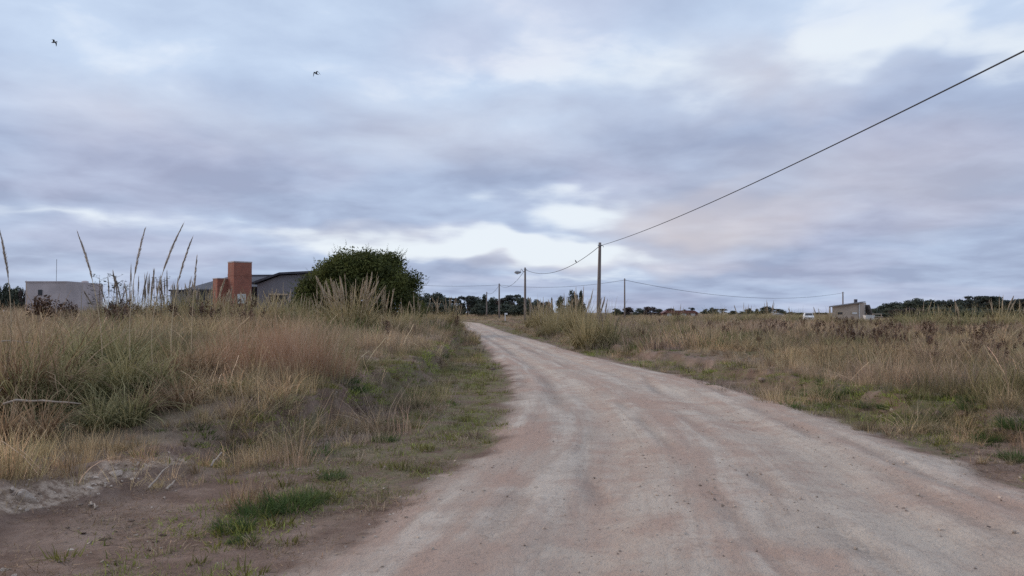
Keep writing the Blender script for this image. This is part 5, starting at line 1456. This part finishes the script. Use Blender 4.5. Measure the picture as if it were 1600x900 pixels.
for j in range(26):
    t = rnd.random(); px = 4 + 215 * t; py = 800 - 62 * t + rnd.gauss(0, 9)
    stone(px, py, rnd.uniform(5, 13), 'small pale stone embedded in the chalky rubble bank', 'stones in the rubble bank', j)
for j, (px, py, s) in enumerate(((870, 705, 6), (946, 721, 6), (946, 750, 6), (838, 762, 8), (846, 799, 6), (837, 844, 7), (938, 881, 6), (1026, 838, 8), (1328, 726, 7), (1315, 757, 11), (1435, 774, 8), (1420, 803, 8), (1337, 858, 10), (1227, 825, 8), (1486, 785, 6), (1584, 832, 10), (1258, 850, 10), (1470, 830, 14), (1533, 868, 8), (1148, 792, 6), (1180, 797, 7), (1040, 898, 8), (650, 870, 6), (668, 786, 6))):
    stone(px, py, s, 'small pale stone half set in the dirt road surface', 'stones on the dirt road', j)
for j, (px, py, s) in enumerate(((205, 815, 12), (160, 846, 14), (171, 843, 8), (255, 838, 12), (243, 848, 14), (130, 836, 12), (232, 862, 10), (345, 845, 10), (225, 826, 8), (105, 826, 10), (180, 832, 9))):
    stone(px, py, s, 'dark crumbly clod lying on the bare soil below the rubble bank', 'dark clods on the bare soil', j, CL, 'clod', 'clod')
stone(768, 578, 16, 'dark clod with dry tuft at the inner edge of the road curve', None, 0, CL, 'clod', 'clod')
M['earth'] = stone_mat('earth_lump', (0.17, 0.115, 0.085), (0.30, 0.215, 0.165))
EL = [rock(np.random.default_rng(340 + i), 2, .55) for i in range(3)]
for m_ in EL: m_.materials.append(M['earth'])
for j in range(18):
    px = 1180 + j * 25 + rnd.gauss(0, 8); py = 600 + (px - 1180) * .19 + rnd.gauss(0, 5)
    stone(px, py, rnd.uniform(8, 24), 'earth lump', 'earth lumps along the ragged bank', j, EL, 'earth_lump', 'earth lump')
def stick(px0, py0, px1, py1, r, label, lift=.03, arch=.02):
    a, b = ground(px0, py0), ground(px1, py1)
    a.z += lift; b.z += lift
    pts = []
    for i in range(7):
        t = i / 6; p = a.lerp(b, t); p.z += arch * .7 * math.sin(math.pi * t) + rnd.gauss(0, .012); p.y += rnd.gauss(0, .02); pts.append(p - a)
    o = link('dead_stick', MB().tube(pts, [r * (1 - .5 * i / 6) for i in range(7)], 6).mesh('dead_stick', M['dead_wood'], True), None, a)
    tag(o, label, 'stick')
stick(2, 682, 127, 682, .016, 'long pale dead stem lying on top of the dry grass', .34, .05)
stick(-4, 655, 16, 628, .012, 'short pale stem slanting up at the picture edge', .30, .02)
stick(-2, 582, 52, 579, .012, 'pale dead stem lying across the low olive tussock', .42, .02)
stick(235, 771, 262, 742, .010, 'grey dead stem slanting on the bank below the green growth', .05, .05)
stick(330, 738, 352, 715, .012, 'pale forked dead stem on the bank above the wispy clump', .05, .06)
stick(262, 768, 274, 759, .012, 'short broken stick on the soil of the bank', .03, .01)
stick(140, 792, 151, 797, .012, 'short pale stick at the foot of the rubble bank', .03, .0)

# ------------------------------------------------------------------ birds
def bird(px, py, d, yaw, roll, up, span, label):
    p = at(px, py, d)
    m = MB()
    # body and wings as one skin: lofted body, wings growing from its shoulders
    body = [(-.30, .008, .0), (-.22, .03, .0), (-.10, .052, 0), (.02, .058, .0), (.12, .04, .01), (.17, .034, .015), (.21, .022, .012), (.25, .004, .006)]
    m.tube([(0, y, z) for y, r_, z in body], [r_ for y, r_, z in body], 8)
    for s in (-1, 1):
        prof = [(0, .13, .0), (.16, .15, up * .10), (.34, .13, up * .12), (.55, .085, up * .02), (.72, .03, -up * .12 if up > 0 else 0)]
        vs = []
        for i, (x, c, z) in enumerate(prof):
            sw = -.10 * (x / .72) ** 2
            for (yy, zz) in ((c * .55 + sw + .03, .0), (sw + .03, .012), (-c * .75 + sw + .03, 0), (sw + .03, -.012)):
                vs.append((s * x * span, yy, z * 1.0 + zz))
        n = len(prof)
        m.add(vs, [(4 * i + j, 4 * i + (j + 1) % 4, 4 * i + 4 + (j + 1) % 4, 4 * i + 4 + j) for i in range(n - 1) for j in range(4)] + [tuple(4 * (n - 1) + j for j in range(4))])
    m.add([(-.05, -.36, 0), (.05, -.36, 0), (.02, -.22, .01), (-.02, -.22, .01)], [(0, 1, 2, 3)])
    o = link('flying_bird', m.mesh('flying_bird', M['feather'], False), None, p, (0, roll, yaw), 0.95)
    tag(o, label, 'bird')
bird(494, 115, 60, R(160), R(6), 1.3, .46, 'dark bird gliding with arched wings above the big bush')
bird(84, 66, 55, R(70), R(38), 1.0, .40, 'small dark bird banking in the sky above the concrete building')
def perched():
    t = .0
    p = None
    a, b = k2, k1
    t = .765; q = a.lerp(b, t); q.z -= 1.15 * 4 * t * (1 - t)
    m = MB().tube([(-.10, 0, -.03), (-.04, 0, .03), (0, 0, .10), (.03, 0, .17), (.05, 0, .22), (.09, 0, .215)], [.012, .04, .06, .045, .035, .004], 8)
    o = link('perched_bird', m.mesh('perched_bird', M['feather'], True), None, (q.x, q.y, q.z + .05), (0, 0, R(180)), 1.0)
    tag(o, 'small bird perched on the cable beside the tall wooden pole', 'bird')
perched()

# ------------------------------------------------------------------ tell alike things apart by their place in their row
ORD = ('first second third fourth fifth sixth seventh eighth ninth tenth eleventh twelfth thirteenth fourteenth fifteenth sixteenth seventeenth eighteenth nineteenth twentieth '
       'twenty-first twenty-second twenty-third twenty-fourth twenty-fifth twenty-sixth twenty-seventh twenty-eighth twenty-ninth thirtieth thirty-first thirty-second thirty-third thirty-fourth thirty-fifth thirty-sixth thirty-seventh thirty-eighth thirty-ninth fortieth').split()
def px_of(o): return 800 + o.location.x / o.location.y * F_PX
def by_px(o): return px_of(o)
def by_depth(o): return o.location.y
def relabel(group, key, fmt, want=None):
    obs = [o for o in COL.objects if o.parent is None and o.get('group') == group and (want is None or want(o))]
    obs.sort(key=key)
    for i, o in enumerate(obs):
        if i < len(ORD): o['label'] = fmt % ORD[i]
relabel('wood behind the road bend', by_px, '%s dark tree counted from the big bush, in the wood behind the road bend')
relabel('front of the wood behind the road bend', by_px, '%s low front tree from the big bush, at the wood behind the road bend')
relabel('skyline trees beyond the slim pole', by_px, '%s low skyline tree from the slim pole towards the red-roofed house')
relabel('far skyline trees', by_px, '%s tiny far tree from the red-roofed house towards the beige house')
relabel('long wood beyond the beige house', by_px, '%s dark tree of the long wood, counted from the beige house')
relabel('front of the long wood', by_px, '%s low front tree of the long wood, counted from the beige house')
relabel('trees beside the concrete building', by_px, '%s dark tree from the picture edge towards the concrete building')
relabel('pampas row before the lamp pole', by_depth, '%s pampas clump from the camera in the plumed row leading to the lamp pole')
relabel('pampas between bush and road bend', by_px, '%s thin-plumed pampas clump from the big bush towards the road bend')
relabel('pampas row before the brick tower', by_px, '%s pampas clump in the row from the concrete building to the big bush')
relabel('pampas across the field', by_px, '%s yellowish pampas clump across the flat field, counted from the slim pole')
relabel('stones in the rubble bank', by_px, '%s small pale stone along the rubble bank from the picture edge')
relabel('stones on the dirt road', by_depth, '%s small pale stone on the dirt road, counted away from the camera')
relabel('earth lumps along the ragged bank', by_depth, '%s brown earth lump from the camera along the ragged bank')
relabel('dark clods on the bare soil', by_px, '%s dark clod from the picture edge on the bare soil below the rubble')
relabel('green tussocks on the ragged bank', by_depth, '%s green tussock from the camera along the ragged bank of the flat field')
relabel('green tufts on the raised bank', by_px, '%s dark green tuft on the raised bank, counted from the picture edge')
relabel('weeds before the concrete building', by_px, '%s fat-headed dark weed from the picture edge, before the concrete building')
for (a, b, what) in ((0, 1045, 'slim pole'), (1045, 1100, 'red-roofed house'), (1100, 1160, 'first far skyline trees'), (1160, 1215, 'tallest far skyline tree'), (1215, 1285, 'white car'), (1285, 1325, 'beige house front'),
                     (1325, 1362, 'end of the beige house'), (1362, 1400, 'timber rack'), (1400, 1450, 'near end of the long wood'), (1450, 1500, 'middle of the long wood'), (1500, 1550, 'flat-topped pines'), (1550, 3000, 'far end of the long wood')):
    relabel('brown weeds across the field', by_depth, '%s brown weed back from the road below the ' + what, lambda o: a <= px_of(o) < b)
for (a, b, what) in ((-900, 140, 'concrete building'), (140, 230, 'leafy saplings'), (230, 320, 'low wing of the grey house'), (320, 365, 'brick tower'), (365, 3000, 'grey gable wall')):
    relabel('brown weeds on the raised field', by_depth, '%s brown weed back from the camera below the ' + what, lambda o: a <= px_of(o) < b)
